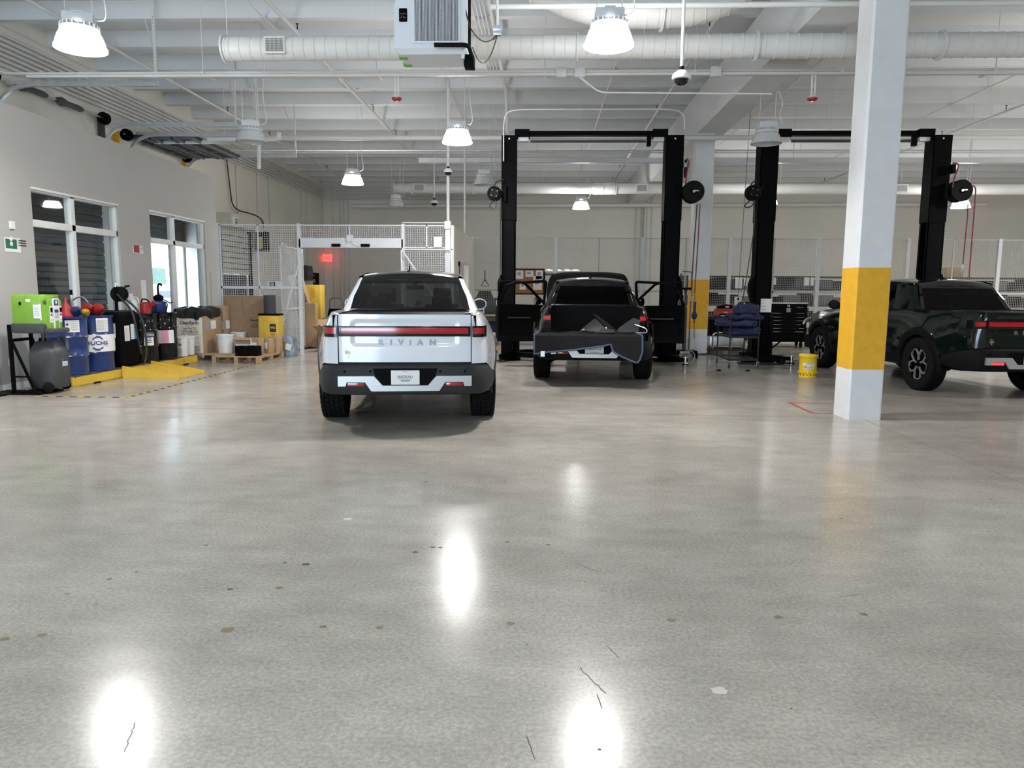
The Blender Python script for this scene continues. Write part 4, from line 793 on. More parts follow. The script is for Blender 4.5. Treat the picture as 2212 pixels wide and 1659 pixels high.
q = drop(322, 672, ZT); t = thing('red_can', 'red can with a black handle beside the white jug', 'can', (-7.22, 13.17, ZT)); b = MB(); b.lathe([(0, 0), (.09, 0), (.09, .17), (.06, .20), (0, .20)], 24); b.build('body', 'red', t); Tb('handle', 'black', t, .012, bend([(-.07, 0, .2), (-.05, 0, .26), (.05, 0, .24), (.07, 0, .19)], .05)); b = MB(); b.cyl((.08, 0, .1), (.17, .02, .2), .02, .05, 14); b.build('spout', 'red', t)
q = drop(345, 672, ZT); t = thing('watering_can', 'blue pump can with a curved black spout on the black drum', 'can', (-7.26, 13.72, ZT)); b = MB(); b.lathe([(0, 0), (.13, 0), (.14, .02), (.12, .20), (.07, .22), (0, .22)], 28); b.build('body', 'blue', t)
b = MB(); b.lathe([(.07, .21), (.09, .25), (.085, .30), (.04, .33), (0, .33)], 24); b.build('pump_head', 'black', t); Tb('spout', 'black', t, .02, bend([(0, 0, .32), (0, 0, .50), (.04, 0, .54), (.08, 0, .50)], .05)); Tb('handle', 'black', t, .012, bend([(.09, 0, .19), (.17, 0, .18), (.15, 0, .05), (.13, 0, .04)], .05), bend([(-.11, 0, .06), (-.16, 0, .16), (-.19, 0, .2)], .03), [(.05, 0, .26), (.20, .05, .17), (.24, .06, .19)])
def pail(px, py, z, lab, r=.15, h=.38, m='pail_white', dd=.15, lid=True, bail=None, grp=None, lab2=None):
    q = V((px, py, 0)) if px < 0 else fl(px, py, z); k = V((q.x, q.y, 0)).normalized()*(0 if px < 0 else dd); t = thing('plastic_pail', lab, 'bucket', (q.x+k.x, q.y+k.y, z), 0, grp)
    b = MB(); pr = [(0, 0), (r*.87, 0), (r*.88, .006), (r*.97, h*.80), (r*1.03, h*.80), (r*1.03, h*.83), (r*.975, h*.83), (r*1.0, h-.02)]; b.lathe(pr, 32); 
    if not lid: b.lathe([(r, h-.02), (r-.006, h-.02), (r*.85, .02), (0, .02)], 32)
    b.build('body', m, t)
    if lid: b = MB(); b.lathe([(r*1.05, h-.035), (r*1.06, h-.01), (r*1.05, h), (r*.93, h), (r*.92, h-.012), (0, h-.012)], 32); b.build('lid', m, t)
    if bail:
        b = MB(); b.tube(bend([(-r*1.03, 0, h*.8), (-r*.9, -.02, h+bail*.7), (0, -.04, h+bail), (r*.9, -.02, h+bail*.7), (r*1.03, 0, h*.8)], .12), .004 if bail < .17 else .010, 8); b.build('bail', 'galv' if bail < .17 else 'pail_white', t)
    return t, V(t.location), r
t, p, r = pail(-7.15, 14.26, ZP, 'white pail with an orange sticker and raised wire bail on the spill pallet', bail=.15); dlabel(t, p, r*.955, -8, .09, .21, .26, 'yellow_band', rows=[(.2, .1, .9, .6)], name='orange_sticker', tm2='cardboard_dark'); dlabel(t, p, r*.935, -14, .17, .06, .19, 'paper', rows=[(.05, .02+.13*i, .02+.13*i+.07, .85) for i in range(7)], tm2='ink_grey')
t, p, r = pail(-7.17, 14.57, ZP, 'white pail with barcode print behind the stickered pail', dd=.2); dlabel(t, p, r*.94, 6, .09, .06, .24, 'paper', rows=[(.05+.15*i, .1, .55, .1) for i in range(6)], tm2='ink_grey')
# ramp
p0, p1 = fl(262, 817), fl(385, 819); yA, yB = 11.92, 12.86; xa, xb = -6.99, p1.x
t = thing('ramp', 'yellow ramp with raised side rails leading up to the spill pallets', 'ramp', (xa, 0, 0)); L_ = xb-xa
b = MB(); b.prism([(0, 0), (L_, 0), (L_, .012), (0, .15)], yA+.03, yB-.03, 'xz'); b.build('deck', 'yellow', t, smooth=0)
for y in (yA, yB-.03): b = MB(); b.prism([(0, 0), (L_, 0), (L_+.01, .03), (L_-.02, .05), (0, .205)], y, y+.03, 'xz'); b.build('side_rail', 'yellow', t, smooth=0)
b = MB(); n = 11
for i in range(n):
    x = L_*(i+.6)/n; z = .15-.138*x/L_
    for j in range(7): y = yA+.1+(yB-yA-.2)*j/6; b.box((x, y, z+.003), (.012, .075, .008))
b.build('tread_bars', 'yellow', t)
# eyewash station: stand, tray, tank
e = fl(60, 853); ex, ey = -7.12, 10.15
t = thing('eyewash_station', 'green portable eyewash tank on a black steel stand', 'eyewash station', (ex, ey, 0)); hx, hy = .28, .21
b = MB()
for y in (-.21, .21):
    b.bx(-hx-.02, -hx+.02, y-.02, y+.02, .02, .98); b.tube([(-hx, y, .80), (.03, y, .03)], .02, 4); b.bx(-hx, .06, y-.02, y+.02, .02, .05); b.bx(-hx, -.08, y-.012, y+.012, .24, .262)
b.bx(-hx-.02, -hx+.02, -.21, .21, .74, .78); b.build('stand', 'black', t); B('base_plate', 'black', t, (-hx-.05, .12, -.26, .26, 0, .02))
b = MB(); b.bx(-.26, .21, -.22, .22, .86, 1.0, bev=.03); b.bx(.12, .33, -.19, .19, .86, .93, bev=.03); b.build('drip_tray', 'plastic_grey', t)
b = MB(); b.loft([[(x*.99+k*.0, y*k, z) for x, y in ((-.30, -.27), (.20, -.27), (.28, -.20), (.28, .20), (.20, .27), (-.30, .27))] for k, z in ((.96, .94), (1, .97), (1, 1.20), (.97, 1.27), (.90, 1.295))]); b.bx(.18, .33, -.19, .19, .88, 1.24, bev=.03); tk_ = b.build('tank', 'green', t, smooth=55)
b = MB(); b.bx(.325, .345, -.085, .085, .88, 1.25, bev=.008); fp = b.build('front_panel', 'jug', tk_)
B('opening', 'green', fp, (.343, .348, -.05, .05, .885, .99)); B('header', 'ink_blue', fp, (.345, .349, -.06, .06, 1.17, 1.235), bev=.0015); b = MB(); b.prism([(-.022, 1.222), (.022, 1.222), (.022, 1.20), (0, 1.182), (-.022, 1.20)], .349, .3505, 'yz'); b.build('shield_mark', 'paper', fp)
B('band', 'ink_blue', fp, (.345, .349, -.055, .055, 1.085, 1.12)); b = MB()
for z in (1.02, 1.035, 1.05, 1.065): b.bx(.345, .3475, -.05, .05, z, z+.006)
b.build('print', 'ink_grey', fp)
for s in (-1, 1):
    o = B('pictogram_card', 'paper', tk_, (.326, .334, s*.135-.035, s*.135+.035, .97, 1.16)); b = MB(); b.lathe([(0, 0), (.02, 0), (.025, .05), (0, .055)], 12, 'z', (.336, s*.135, 1.09)); b.bx(.334, .337, s*.135-.022, s*.135+.022, 1.05, 1.065); b.bx(.334, .337, s*.135-.006, s*.135+.006, .985, 1.01); b.build('pictogram', 'black', o)
o = B('paper_tag', 'paper', tk_, (.215, .24, -.273, -.271, 1.0, 1.19), (.10, .23, -.28, -.276, 1.02, 1.18)); b = MB()
for k in range(5): b.bx(.12, .21, -.2815, -.28, 1.05+.022*k, 1.056+.022*k)
b.build('print', 'ink_grey', o)
b = MB(); b.lathe([(0, .0), (.05, .02), (.06, .05), (.04, .10), (0, .12)], 18, 'z', (.235, -.17, 1.155)); b.build('cap_lever', 'plastic_grey', tk_); b = MB(); b.cyl((-.14, -.268, 1.19), (-.14, -.274, 1.19), .022, n=16); b.build('vent_hole', 'black', tk_); B('small_sticker', 'paper', tk_, (-.03, .05, -.274, -.27, 1.21, 1.24), bev=.0008)
for o_ in [c_ for c_ in kids(t) if c_.name.startswith('tank')]: o_.scale = (.78, .74, 1.2); o_.location = (0, 0, -.155)
Tb('drain_hose', 'plastic_grey', t, .018, bend([(.10, -.05, .86), (.06, -.02, .76), (.02, .0, .62)], .05)); 
t = thing('waste_container', 'grey wheeled waste jug standing under the eyewash tank', 'waste container', (-7.05, 10.22, .022), 0)
b = MB(); b.loft([[(x*k, y*k2, z) for x, y in ((-.20, -.14), (-.16, -.20), (.16, -.20), (.20, -.14), (.20, .14), (.16, .20), (-.16, .20), (-.20, .14))] for k, k2, z in ((.85, .9, .05), (1, 1, .09), (1, 1, .54), (.93, .92, .60), (.72, .74, .68), (.55, .6, .72))]); b.build('body', 'plastic_grey', t, smooth=50)
Tb('handle', 'plastic_grey', t, .026, bend([(.05, .12, .66), (.07, .14, .76), (.17, .14, .75), (.19, .13, .58)], .07), n=12); b = MB(); b.cyl((-.06, -.03, .70), (-.06, -.03, .76), .05, n=18); b.build('cap', 'black', t)
for y in (-.20, .17): b = MB(); b.lathe([(0, -.022), (.055, -.022), (.075, -.016), (.075, .016), (.055, .022), (0, .022)], 20, 'y', (.10, y, .075)); b.build('wheel', 'rubber', t)
o = B('sticker', 'paper', t, (.2005, .203, -.02, .09, .36, .46)); B('sticker_header', 'ink_blue', o, (.203, .2045, -.02, .09, .425, .46)); B('print', 'ink_grey', o, *[(.203, .2045, -.01, .08, .37+.017*k, .378+.017*k) for k in range(3)])
q = fl(-30, 853); tag(B('rubber_mat', 'rubber', None, (-7.7, fl(22, 853).x, 9.1, q.y+.35, 0, .03), bev=.008), 'black rubber mat edge at the far left of the picture', 'mat')
# hazard tape on the floor
t = thing('floor_tape', 'black and yellow hazard tape line on the floor around the fluids corner', 'tape', (0, 0, 0)); y0b = MB(); k0b = MB()
def dashes(A, C, w, s=.10):
    A, C = V(A), V(C); d = (C-A).normalized(); n = V((-d.y, d.x, 0))*w/2; L_ = (C-A).length; i = 0
    while i*s < L_:
        p_, q_ = A+d*(i*s), A+d*min(L_, (i+1)*s); bb = y0b if i % 2 == 0 else k0b; bb.poly([(v_.x, v_.y, .0012) for v_ in (p_+n, q_+n, q_-n, p_-n)]); i += 1
ta, tb_, tc = fl(75, 856), fl(275, 856), fl(612, 772); tb_ = V((tc.x, ta.y, 0)); dashes((ta.x, ta.y, 0), (tb_.x, tb_.y, 0), .05); dashes((tb_.x, tb_.y, 0), (tc.x, tc.y, 0), .05)
y0b.build('yellow_dashes', 'yellow', t); k0b.build('black_dashes', 'black', t)
# wall signs and plates on the low wall
def wallplate(name, x0, y0, x1, y1, m, lab, cat, th=.006):
    a, c = atX(x0, y0, WX), atX(x1, y1, WX); t = B(name, m, None, (WX, WX+th, a.y, c.y, c.z, a.z)); return tag(t, lab, cat), a, c
t, a, c = wallplate('wall_sign', 9, 512, 45, 546, 'white_paint', 'white wall sign with a green eyewash symbol', 'sign'); o = B('green_panel', 'green_sign', t, (WX+.006, WX+.008, a.y+.01, a.y+.24, c.z+.05, a.z-.02)) if dm('green_sign', (.015, .12, .06), .5) is None else None
b = MB(); 
for z in (.07, .14): b.lathe([(0, 0), (.032, .0), (0, .002)], 14, 'x', (WX+.0085, a.y+.125, c.z+.05+z))
b.build('symbol', 'paper', o); b = MB()
for k in range(3): b.bx(WX+.006, WX+.0075, a.y+.27, a.y+.44, c.z+.10+.035*k, c.z+.115+.035*k)
b.build('sign_text', 'ink', t)
t, a, c = wallplate('wall_sign', 287, 529, 309, 548, 'white_paint', 'white wall sign with a red fire symbol between the windows', 'sign'); o = B('red_panel', 'red', t, (WX+.006, WX+.008, a.y+.01, a.y+.21, c.z+.01, a.z-.0)); B('symbol', 'tape_red', o, (WX+.008, WX+.0095, a.y+.07, a.y+.15, c.z+.05, a.z-.04)); B('sign_text', 'ink_grey', t, *[(WX+.006, WX+.0075, a.y+.24, a.y+.36, c.z+.06+.03*k, c.z+.07+.03*k) for k in range(3)])
wallplate('thermostat', 19, 477, 29, 495, 'white_paint', 'white thermostat box high on the wall at the left', 'thermostat', .03); wallplate('outlet_plate', 18, 773, 23, 790, 'white_paint', 'white outlet plate low on the wall by the eyewash stand', 'outlet')
t, a, c = wallplate('panel_door', 293, 582, 311, 650, 'inner_wall_paint', 'flush panel door with a paper note, between the two windows', 'panel', .012); B('paper_note', 'paper', t, (WX+.012, WX+.014, a.y+.14, a.y+.32, (a.z+c.z)/2-.35, (a.z+c.z)/2+.1)); wallplate('panel_door', 454, 588, 469, 690, 'inner_wall_paint', 'flush panel door at the end of the low wall, right of the bright window', 'panel', .012)
# ------------------------------------------------------------------ wire cage at the back left
YC = 16.6
t = thing('wire_cage_front', 'white wire mesh cage front with an open doorway behind the white truck', 'fence', (0, YC, 0))
xa, xm, xb, xc, xd = -7.30, -6.42, -5.48, -3.12, -2.06; zt, zr = 2.94, 1.53; zh = 2.43
def frame(t, x0, x1, z0, z1, name='frame', w_=.028, y=0, extra=(), m_='steel_white'):
    b = MB()
    for q in ((x0, x1, z0, z0+w_), (x0, x1, z1-w_, z1), (x0, x0+w_, z0, z1), (x1-w_, x1, z0, z1))+tuple(extra): b.bx(q[0], q[1], y-.016, y+.016, q[2], q[3])
    f = b.build(name, m_, t); b = MB(); meshwire(b, x0+.01, x1-.01, z0+.01, z1-.01, y, .0508, .0042); b.build('wire_mesh', m_, f); return f
frame(t, xa, xb, .06, zt, 'mesh_panel', extra=((xm-.015, xm+.015, .06, zt), (xa, xb, zr-.03, zr+.03)))
frame(t, xb, xc, zh+.19, zt, 'header_panel'); B('header_beam', 'steel_white', t, (xb, xc, -.035, .035, zh, zh+.19))
frame(t, xc, xd, zh, zt, 'upper_panel', extra=(((xc+xd)/2-.015, (xc+xd)/2+.015, zh, zt),))
for x in (xa-.04, xb, xc, xd-.04): B('post', 'steel_white', t, (x-.035, x+.035, -.035, .035, 0, zt+.02))
for px in (727, 790): x = atY(px, 530, YC).x; B('sensor_box', 'black', t, (x-.10, x+.10, -.06, -.036, zh+.02, zh+.085))
x = atY(757, 515, YC).x; B('junction_box', 'steel_white', t, (x-.07, x+.07, -.07, -.036, zh+.14, zh+.28)); Tb('conduit', 'conduit_white', t, .012, bend([(x, -.04, zt+.02), (x-.02, -.04, zt-.0), (x, -.05, zh+.28)], .05), bend([(x-.02, -.05, zh+.14), (x-.08, -.05, zh+.06), (x-.12, -.05, zh+.03)], .04), bend([(x+.02, -.05, zh+.14), (x+.1, -.05, zh+.06), (x+.2, -.05, zh+.03)], .04), [(xc, -.05, zt+.045), (xd, -.05, zt+.045)])
x = atY(947, 530, YC).x; B('lock_box', 'steel_white', t, (x-.09, x+.09, -.10, -.03, zh+.02, zh+.25)); x = atY(968, 490, YC).x; B('outlet_box', 'steel_white', t, (x-.07, x+.07, -.12, -.035, zt-.09, zt+.08)); B('cable_duct', 'steel_white', t, (x-.055, x+.055, -.09, -.035, 0, zt-.09))
t = thing('cage_door', 'closed white mesh door with a diagonal brace, behind the white truck roof', 'gate', (0, YC-.13, 0))
f = frame(t, xc-.03, xd+.06, .05, zh-.02, 'mesh_panel'); b = MB(); b.tube([(xc, 0, zh-.05), (xd-.05, 0, .9)], .02, 4); b.build('diagonal_brace', 'steel_white', t)
t = thing('cage_door', 'white mesh door standing open inside the cage doorway, with a lock plate', 'gate', (-5.94, 16.66, 0), R(91.5))
f = frame(t, 0, 1.7, .05, 2.49, 'mesh_panel', extra=((0, 1.7, 1.02, 1.05),)); Tb('diagonal_brace', 'steel_white', t, .016, [(.03, 0, .72), (1.67, 0, 2.46)])
lk = B('lock_plate', 'steel_white', t, (-.05, .02, -.03, .30, 1.50, 1.68)); B('push_pad', 'black', lk, (-.056, -.05, .12, .25, 1.53, 1.66)); b = MB()
for k in (0, .05): b.bx(-.0575, -.056, .15, .22, 1.57+k, 1.585+k)
b.build('pad_mark', 'paper', lk); B('door_closer', 'galv', t, (.1, .35, -.04, 0, 2.49, 2.55))
# ------------------------------------------------------------------ cartons, pails and pallets in front of the cage
def wpallet(x0, x1, y0, y1, lab):
    t = thing('wooden_pallet', lab, 'pallet', ((x0+x1)/2, (y0+y1)/2, 0)); a, c = (x1-x0)/2, (y1-y0)/2; n = 7
    for i in range(n): y = -c+(2*c-.09)*i/(n-1); B('deck_board', 'wood', t, (-a, a, y, y+.09, .12, .14))
    for x in (-a, -.04, a-.08): B('stringer_board', 'wood', t, (x, x+.08, -c, c, .102, .119)); [B('block', 'wood', t, (x, x+.08, y-.06, y+.06, .018, .101)) for y in (-c+.06, 0, c-.06)]; B('bottom_board', 'wood', t, (x, x+.08, -c, c, 0, .017))
    return t
wpallet(-7.68, -6.72, 14.95, 16.1, 'wooden pallet under the tall printed carton'); wpallet(-6.66, -5.68, 14.55, 15.95, 'wooden pallet carrying small cartons and black batteries')
def carton(x0, x1, y0, y1, z0, z1, m, lab, rz=0, name='cardboard_box', flaps=False):
    t = thing(name, lab, 'box', ((x0+x1)/2, (y0+y1)/2, z0), rz); a, c, h = (x1-x0)/2, (y1-y0)/2, z1-z0
    b = MB(); b.bx(-a, a, -c, c, 0, h, bev=.006); b.build('carton', m, t); return t, a, c, h
def tface(t, s, size, x, y, z, face='y', m='ink', sx=1, bold=0, name='lettering'):
    b = MB(); X = T(x, y, z) @ (RX(90) if face == 'y' else RZ(90) @ RX(90)); b.text(s, size, X, .002, sx=sx, bold=bold); return b.build(name, m, t)
def cleanearth(t, x, y, z, k=1.0, nm='lettering'):
    b = MB(); X = T(x, y, z) @ RX(90)
    b.text('CleanEarth', .105*k, X, .002, bold=.0022, sx=.98); b.text('S Y S T E M S   I N C', .022*k, X @ T(0, -.065*k, 0), .002); b.text('Lab-Pak 55', .075*k, X @ T(0, -.125*k, 0), .002); b.text('1-800-CUBIC-YD', .06*k, X @ T(0, -.20*k, 0), .002, bold=.001, sx=.95); b.bx(x-.22*k, x+.22*k, y-.001, y+.001, z-.245*k, z-.24*k); b.bx(x-.2*k, x+.2*k, y-.001, y+.001, z-.265*k, z-.26*k)
    b.X = X @ T(.17*k, .075*k, 0)
    for s_, c_ in ((1, 0), (.6, .05)): b.prism([(r_*s_*.06*k*cos(v)+c_*k, r_*s_*.05*k*sin(v)+.02*k) for v, r_ in zip([i*pi/6 for i in range(12)], (1, .6, 1, .75, 1.1, .6, .9, .6, 1, .7, 1.1, .7))], 0, .002, 'xy')
    b.X = Mx.Identity(4); return b.build(nm, 'ink', t)
t, a, c, h = carton(-7.62, -7.03, 15.1, 15.85, .142, 1.06, 'cardboard', 'tall printed carton with a black bag liner, left of the white pails', R(-6))
B('white_face', 'cardboard_white', t, (-a+.004, a-.004, -c-.002, -c+.002, .004, h-.004)); cleanearth(t, 0, -c-.0035, .64, .92)
b = MB()
for z, w_ in ((.34, .30), (.30, .28), (.22, .16), (.15, .14), (.12, .17), (.09, .15), (.06, .18)): b.bx(a-.08-w_*.8, a-.08, -c-.0035, -c-.002, z, z+.008)
b.build('print', 'ink_grey', t); B('side_label', 'paper', t, (a, a+.002, -.05, .15, .50, .68)); B('side_symbols', 'ink_grey', t, (a, a+.002, -.28, -.10, .48, .68))
b = MB(); n = 48; per = []
def rr(k, u): 
    v = 2*pi*u; cx_, cy_ = cos(v), sin(v); m_ = max(abs(cx_)/(a+k), abs(cy_)/(c+k)); return (cx_/m_, cy_/m_)
rows = []
for k, z, jj in ((.014, -.17, .03), (.024, -.08, .0), (.016, .0, .012), (.004, .03, .015), (-.06, .045, .02), (-.16, .03, .02)):
    rows.append([(*[q+rnd.uniform(-.003, .003) for q in rr(k+.012*sin(2*pi*i/n*5)+.008*sin(2*pi*i/n*11), i/n)], h+z+jj*(sin(2*pi*i/n*4+z*9)+.6*sin(2*pi*i/n*7))) for i in range(n)])
b.loft(rows, True, False); bg_ = b.build('bag', 'bag_black', None, t.location, R(-6)); tag(bg_, 'black plastic liner bag folded over the rim of the tall printed carton', 'bag')
t, a, c, h = carton(-7.36, -6.98, 15.96, 16.22, 0, 1.12, 'cardboard', 'plain brown carton standing behind the tall printed carton', R(-4)); B('side_label', 'paper', t, (a, a+.002, -.06, .12, .62, .80)); B('side_symbols', 'ink_grey', t, (a, a+.002, -.24, -.10, .60, .80))
# flat packed sheets leaning on the cage and lettered carton
t, a, c, h = carton(-7.12, -6.2, 16.24, 16.50, 0, 1.34, 'cardboard_dark', 'wide brown carton with dark print leaning on the cage mesh'); B('seam', 'cage_dark', t, (-.02, -.014, -c-.001, -c, .92, h)); B('fold', 'cardboard', t, (-a, a, -c-.001, -c, .905, .912)); cleanearth(t, .27, -c-.002, .80, .62)
for px, py, lab, kw in ((488, 763, 'white lidded pail in front, nearest the tall carton', {}), (517, 756, 'white lidded pail second from the tall carton', {}), (537, 751, 'white lidded pail third in the row by the cage', {})):
    pail(px, py, .141 if px < 530 else 0, lab, r=.165, h=.40 if px < 530 else .54, dd=.05, **kw)
pail(551, 746, .0, 'cream pail with an upright white handle, last in the row', r=.15, h=.56, m='pail_cream', dd=.0, lid=False, bail=.22)
def smallbox(x, y, z, sx, sy, sz, m, lab, rz=0, label=True, name='carton'):
    t = thing('small_carton' if m != 'black' else 'battery', lab, 'box' if m != 'black' else 'battery', (x, y, z), R(rz)); B(name if m != 'black' else 'case', m, t, (-sx/2, sx/2, -sy/2, sy/2, 0, sz), bev=.004)
    if label: B('label', 'paper', t, (-sx*.36, sx*.30, -sy/2-.0015, -sy/2, sz*.3, sz*.72)); 
    return t
for i, (x, y, m, lab) in enumerate(((-6.22, 15.62, 'cardboard', 'brown carton, leftmost in the row on the front pallet'), (-6.02, 15.30, 'cardboard', 'brown carton second in the row on the front pallet'), (-5.88, 15.52, 'cardboard', 'brown carton third in the row on the front pallet'), (-5.80, 15.76, 'cardboard', 'brown carton at the right end of the front pallet'))):
    smallbox(x, y, .141, .22, .20, .31+.02*(i % 2), m, lab, -14)
o = smallbox(-6.25, 15.35, .141, .34, .26, .32, 'cardboard_white', 'pale carton with a folded flap behind the black batteries', -10); b = MB(); b.poly([(-.19, -.15, .30), (.17, -.15, .30), (.17, -.14, .20), (-.19, -.14, .20)]); b.poly([(-.17, -.14, .34), (.17, -.14, .34), (.17, -.22, .29), (-.17, -.22, .29)]); b.build('flap', 'cardboard', o)
for x, y, lab in ((-6.08, 14.72, 'black battery block at the front edge of the pallet'), (-5.90, 14.80, 'black battery block right of the other on the pallet')):
    o = smallbox(x, y, .141, .26, .18, .20, 'black', lab, -8, False); B('terminal', 'steel', o, (-.09, -.06, -.05, -.02, .20, .212)); B('terminal', 'steel', o, (.06, .09, -.05, -.02, .20, .212))
# yellow spill kit box with a grey roll
t = thing('spill_kit', 'yellow spill kit box with a black lid beside the cage door', 'box', (-6.0, 16.0+.10, 0)); a = .22
b = MB(); b.bx(-a, a, -.16, .16, 0, .93, bev=.012); b.build('bin', 'yellow', t); B('lid', 'black', t, (-a-.005, a+.005, -.165, .165, .915, .96), bev=.008)
o = B('badge', 'ink', t, (.03, .17, -.163, -.16, .56, .74), bev=.0012); b = MB(); b.text('PIG', .062, T(.10, -.1645, .65) @ RX(90), .001, bold=.003, sx=1.1); b.build('lettering', 'yellow', o); b = MB(); [b.bx(.05, .15, -.162, -.16, z, z+.01) for z in (.49, .515)]; b.build('print', 'ink', t); B('latch', 'yellow_band', t, (-.10, .02, -.175, -.16, .80, .90))
b = MB(); b.lathe([(0, 0), (.13, 0), (.13, .40), (.03, .40), (.03, .36), (0, .36)], 30); o = b.build('absorbent_roll', 'foam', None, (-6.02, 16.12, .961)); tag(o, 'dark grey absorbent roll standing on the yellow spill kit box', 'roll')
b = MB(); b.loft([[(x*k+.02*sin(9*z), y*k, z) for x, y in ((-.17, -.14), (0, -.17), (.17, -.14), (.19, .1), (0, .16), (-.18, .1))] for k, z in ((.95, 0), (1.04, .12), (.93, .26), (1, .38), (.8, .46))]); o = b.build('wrapped_bundle', 'wrap', None, (-5.72, 16.32, 0), smooth=60); tag(o, 'blue grey bundle in plastic wrap beside the cage door', 'bundle'); B('label', 'paper', o, (-.05, .09, -.182, -.178, .16, .30)).rotation_euler = (0, R(15), 0)
# ------------------------------------------------------------------ inside the cage
def at0(px, py, Y): q = atY(px, py, Y); return q
q0, q1 = atY(652, 615, 20), atY(692, 686, 20); t = thing('safety_cabinet', 'yellow cabinet standing inside the cage by the dark exit door', 'cabinet', ((q0.x+q1.x)/2, 20.25, 0)); a = (q1.x-q0.x)/2
B('body', 'yellow', t, (-a, a, -.22, .22, .62, q0.z), bev=.01); B('stand', 'black', t, (-a+.02, a-.02, -.20, .20, 0, .62)); B('door_seam', 'yellow_band', t, (-.004, .004, -.222, -.22, .65, q0.z-.03)); B('warning_label', 'yellow_band', t, (-.02, .10, -.2225, -.22, q0.z-.35, q0.z-.1)); B('paper_sheet', 'paper', t, (a-.18, a-.06, -.224, -.22, .5, .66))
for (px0, px1, py1, Y, m, lab, tilt, hh) in ((656, 700, 768, 18.9, 'cardboard_dark', 'long patterned carton leaning inside the cage doorway', -16, 2.0), (652, 680, 766, 18.6, 'cardboard', 'tall brown carton just right of the open cage door', 0, 1.15)):
    q = fl((px0+px1)/2-10, py1, 0); q = V(((px0+px1)/2-1170, 0, 0))/1586*Y; t = thing('tall_carton', lab, 'box', (q.x, Y, 0)); b = MB(); b.X = RY(tilt); b.bx(-.17, .17, -.12, .12, .05, hh, bev=.006); b.build('carton', m, t)
    if tilt:
        b = MB(); b.X = RY(tilt); b.bx(-.14, .10, -.1225, -.12, hh-.32, hh-.06); b.bx(.06, .14, -.1225, -.12, hh-.2, hh-.02); b.build('label', 'paper', t); b = MB(); b.X = RY(tilt)
        for k in range(9): b.box((-.08+.16*(k % 2), -.1225, .25+.16*k), (.05, .004, .05))
        b.build('print', 'tape_red', t)
q = atY(686, 765, 17.9); t = thing('open_carton', 'open brown carton on the floor inside the cage doorway', 'box', (-5.05, 18.3, 0)); b = MB()
for q4 in ((-.5, .5, -.3, -.29), (-.5, .5, .29, .3), (-.5, -.49, -.3, .3), (.49, .5, -.3, .3)): b.bx(*q4, 0, .48)
b.bx(-.5, .5, -.3, .3, 0, .01); b.build('carton', 'cardboard_dark', t); b = MB(); b.poly([(-.5, -.3, .48), (.5, -.3, .48), (.55, -.55, .66), (-.55, -.55, .60)]); b.poly([(.5, -.3, .48), (.5, .3, .48), (.78, .3, .86), (.72, -.3, .80)]); b.poly([(-.5, .3, .48), (.5, .3, .48), (.45, .55, .78), (-.85, .5, .72)]); b.build('flap', 'cardboard', t)
b = MB(); b.loft([[(x*k, y*k, z) for x, y in ((-.35, -.2), (0, -.24), (.36, -.18), (.38, .2), (-.3, .22))] for k, z in ((1, .42), (.9, .52), (.5, .60))]); o = b.build('paper_padding', 'cardboard', None, (-5.05, 18.3, 0)); tag(o, 'crumpled brown packing paper rising out of the open carton', 'packing paper')
q0, q1 = atY(712, 644, 21), atY(742, 690, 21); t = thing('hand_truck', 'grey tubular hand cart standing against the cage back wall', 'hand cart', ((q0.x+q1.x)/2, 21, 0)); a = (q1.x-q0.x)/2
Tb('frame', 'plastic_grey', t, .018, bend([(-a, 0, .12), (-a, 0, q0.z), (a, 0, q0.z), (a, 0, .12)], .1)); Tb('crossbar', 'plastic_grey', t, .013, [(-a, 0, .95), (a, 0, .95)], [(-a, 0, .75), (a, 0, .75)], [(-a, 0, .45), (a, 0, .45)]); B('toe_plate', 'plastic_grey', t, (-a, a, -.25, 0, 0, .02)); 
for x in (-a-.05, a+.05): b = MB(); b.lathe([(0, -.025), (.12, -.025), (.12, .025), (0, .025)], 18, 'x', (x, .05, .12)); b.build('wheel', 'rubber', t)
t = thing('office_chair', 'black office chair partly hidden by the white truck', 'chair', (-5.62, 19.6, 0)); b = MB(); b.loft([[(x*k, .22, z) for x in (-.2, .2)]+[(x*k, .28, z) for x in (.2, -.2)] for k, z in ((.9, .62), (1, .8), (.8, .98))]); b.build('backrest', 'black', t, smooth=50); B('seat', 'black', t, (-.24, .24, -.24, .22, .44, .52), bev=.03); b = MB(); b.cyl((0, 0, .1), (0, 0, .44), .03); b.build('gas_lift', 'black', t)
for k in range(5): b = MB(); v = 2*pi*k/5; b.tube([(0, 0, .1), (.28*cos(v), .28*sin(v), .05)], .02, 6); b.lathe([(0, -.02), (.03, -.02), (.03, .02), (0, .02)], 10, 'y', (.28*cos(v), .28*sin(v), .03)); b.build('leg', 'black', t)
Tb('armrest', 'plastic_grey', t, .015, bend([(-.27, -.2, .5), (-.28, -.2, .70), (-.28, .2, .72)], .06), bend([(.27, -.2, .5), (.28, -.2, .70), (.28, .2, .72)], .06))
q = atX(694, 557, XL); t = thing('exit_sign', 'red lit exit sign on the far wall seen through the cage doorway', 'exit sign', (q.x, q.y, q.z)); B('housing', 'exit_lit', t, (.06, .48, -.03, .03, -.16, .16)); tface(t, 'EXIT', .15, .27, -.032, 0, 'y', 'paper', bold=.004); Tb('bracket', 'cage_dark', t, .015, [(0, 0, .13), (.27, 0, .17)])
q = atX(659, 590, XL); t = thing('wall_panel_box', 'grey control box on the far wall above the yellow cabinet', 'control box', (XL, q.y, q.z)); B('box', 'plastic_grey', t, (0, .2, -.35, .35, -.3, .3)); B('open_flap', 'bin_grey', t, (.2, .42, -.3, -.28, -.12, .15))
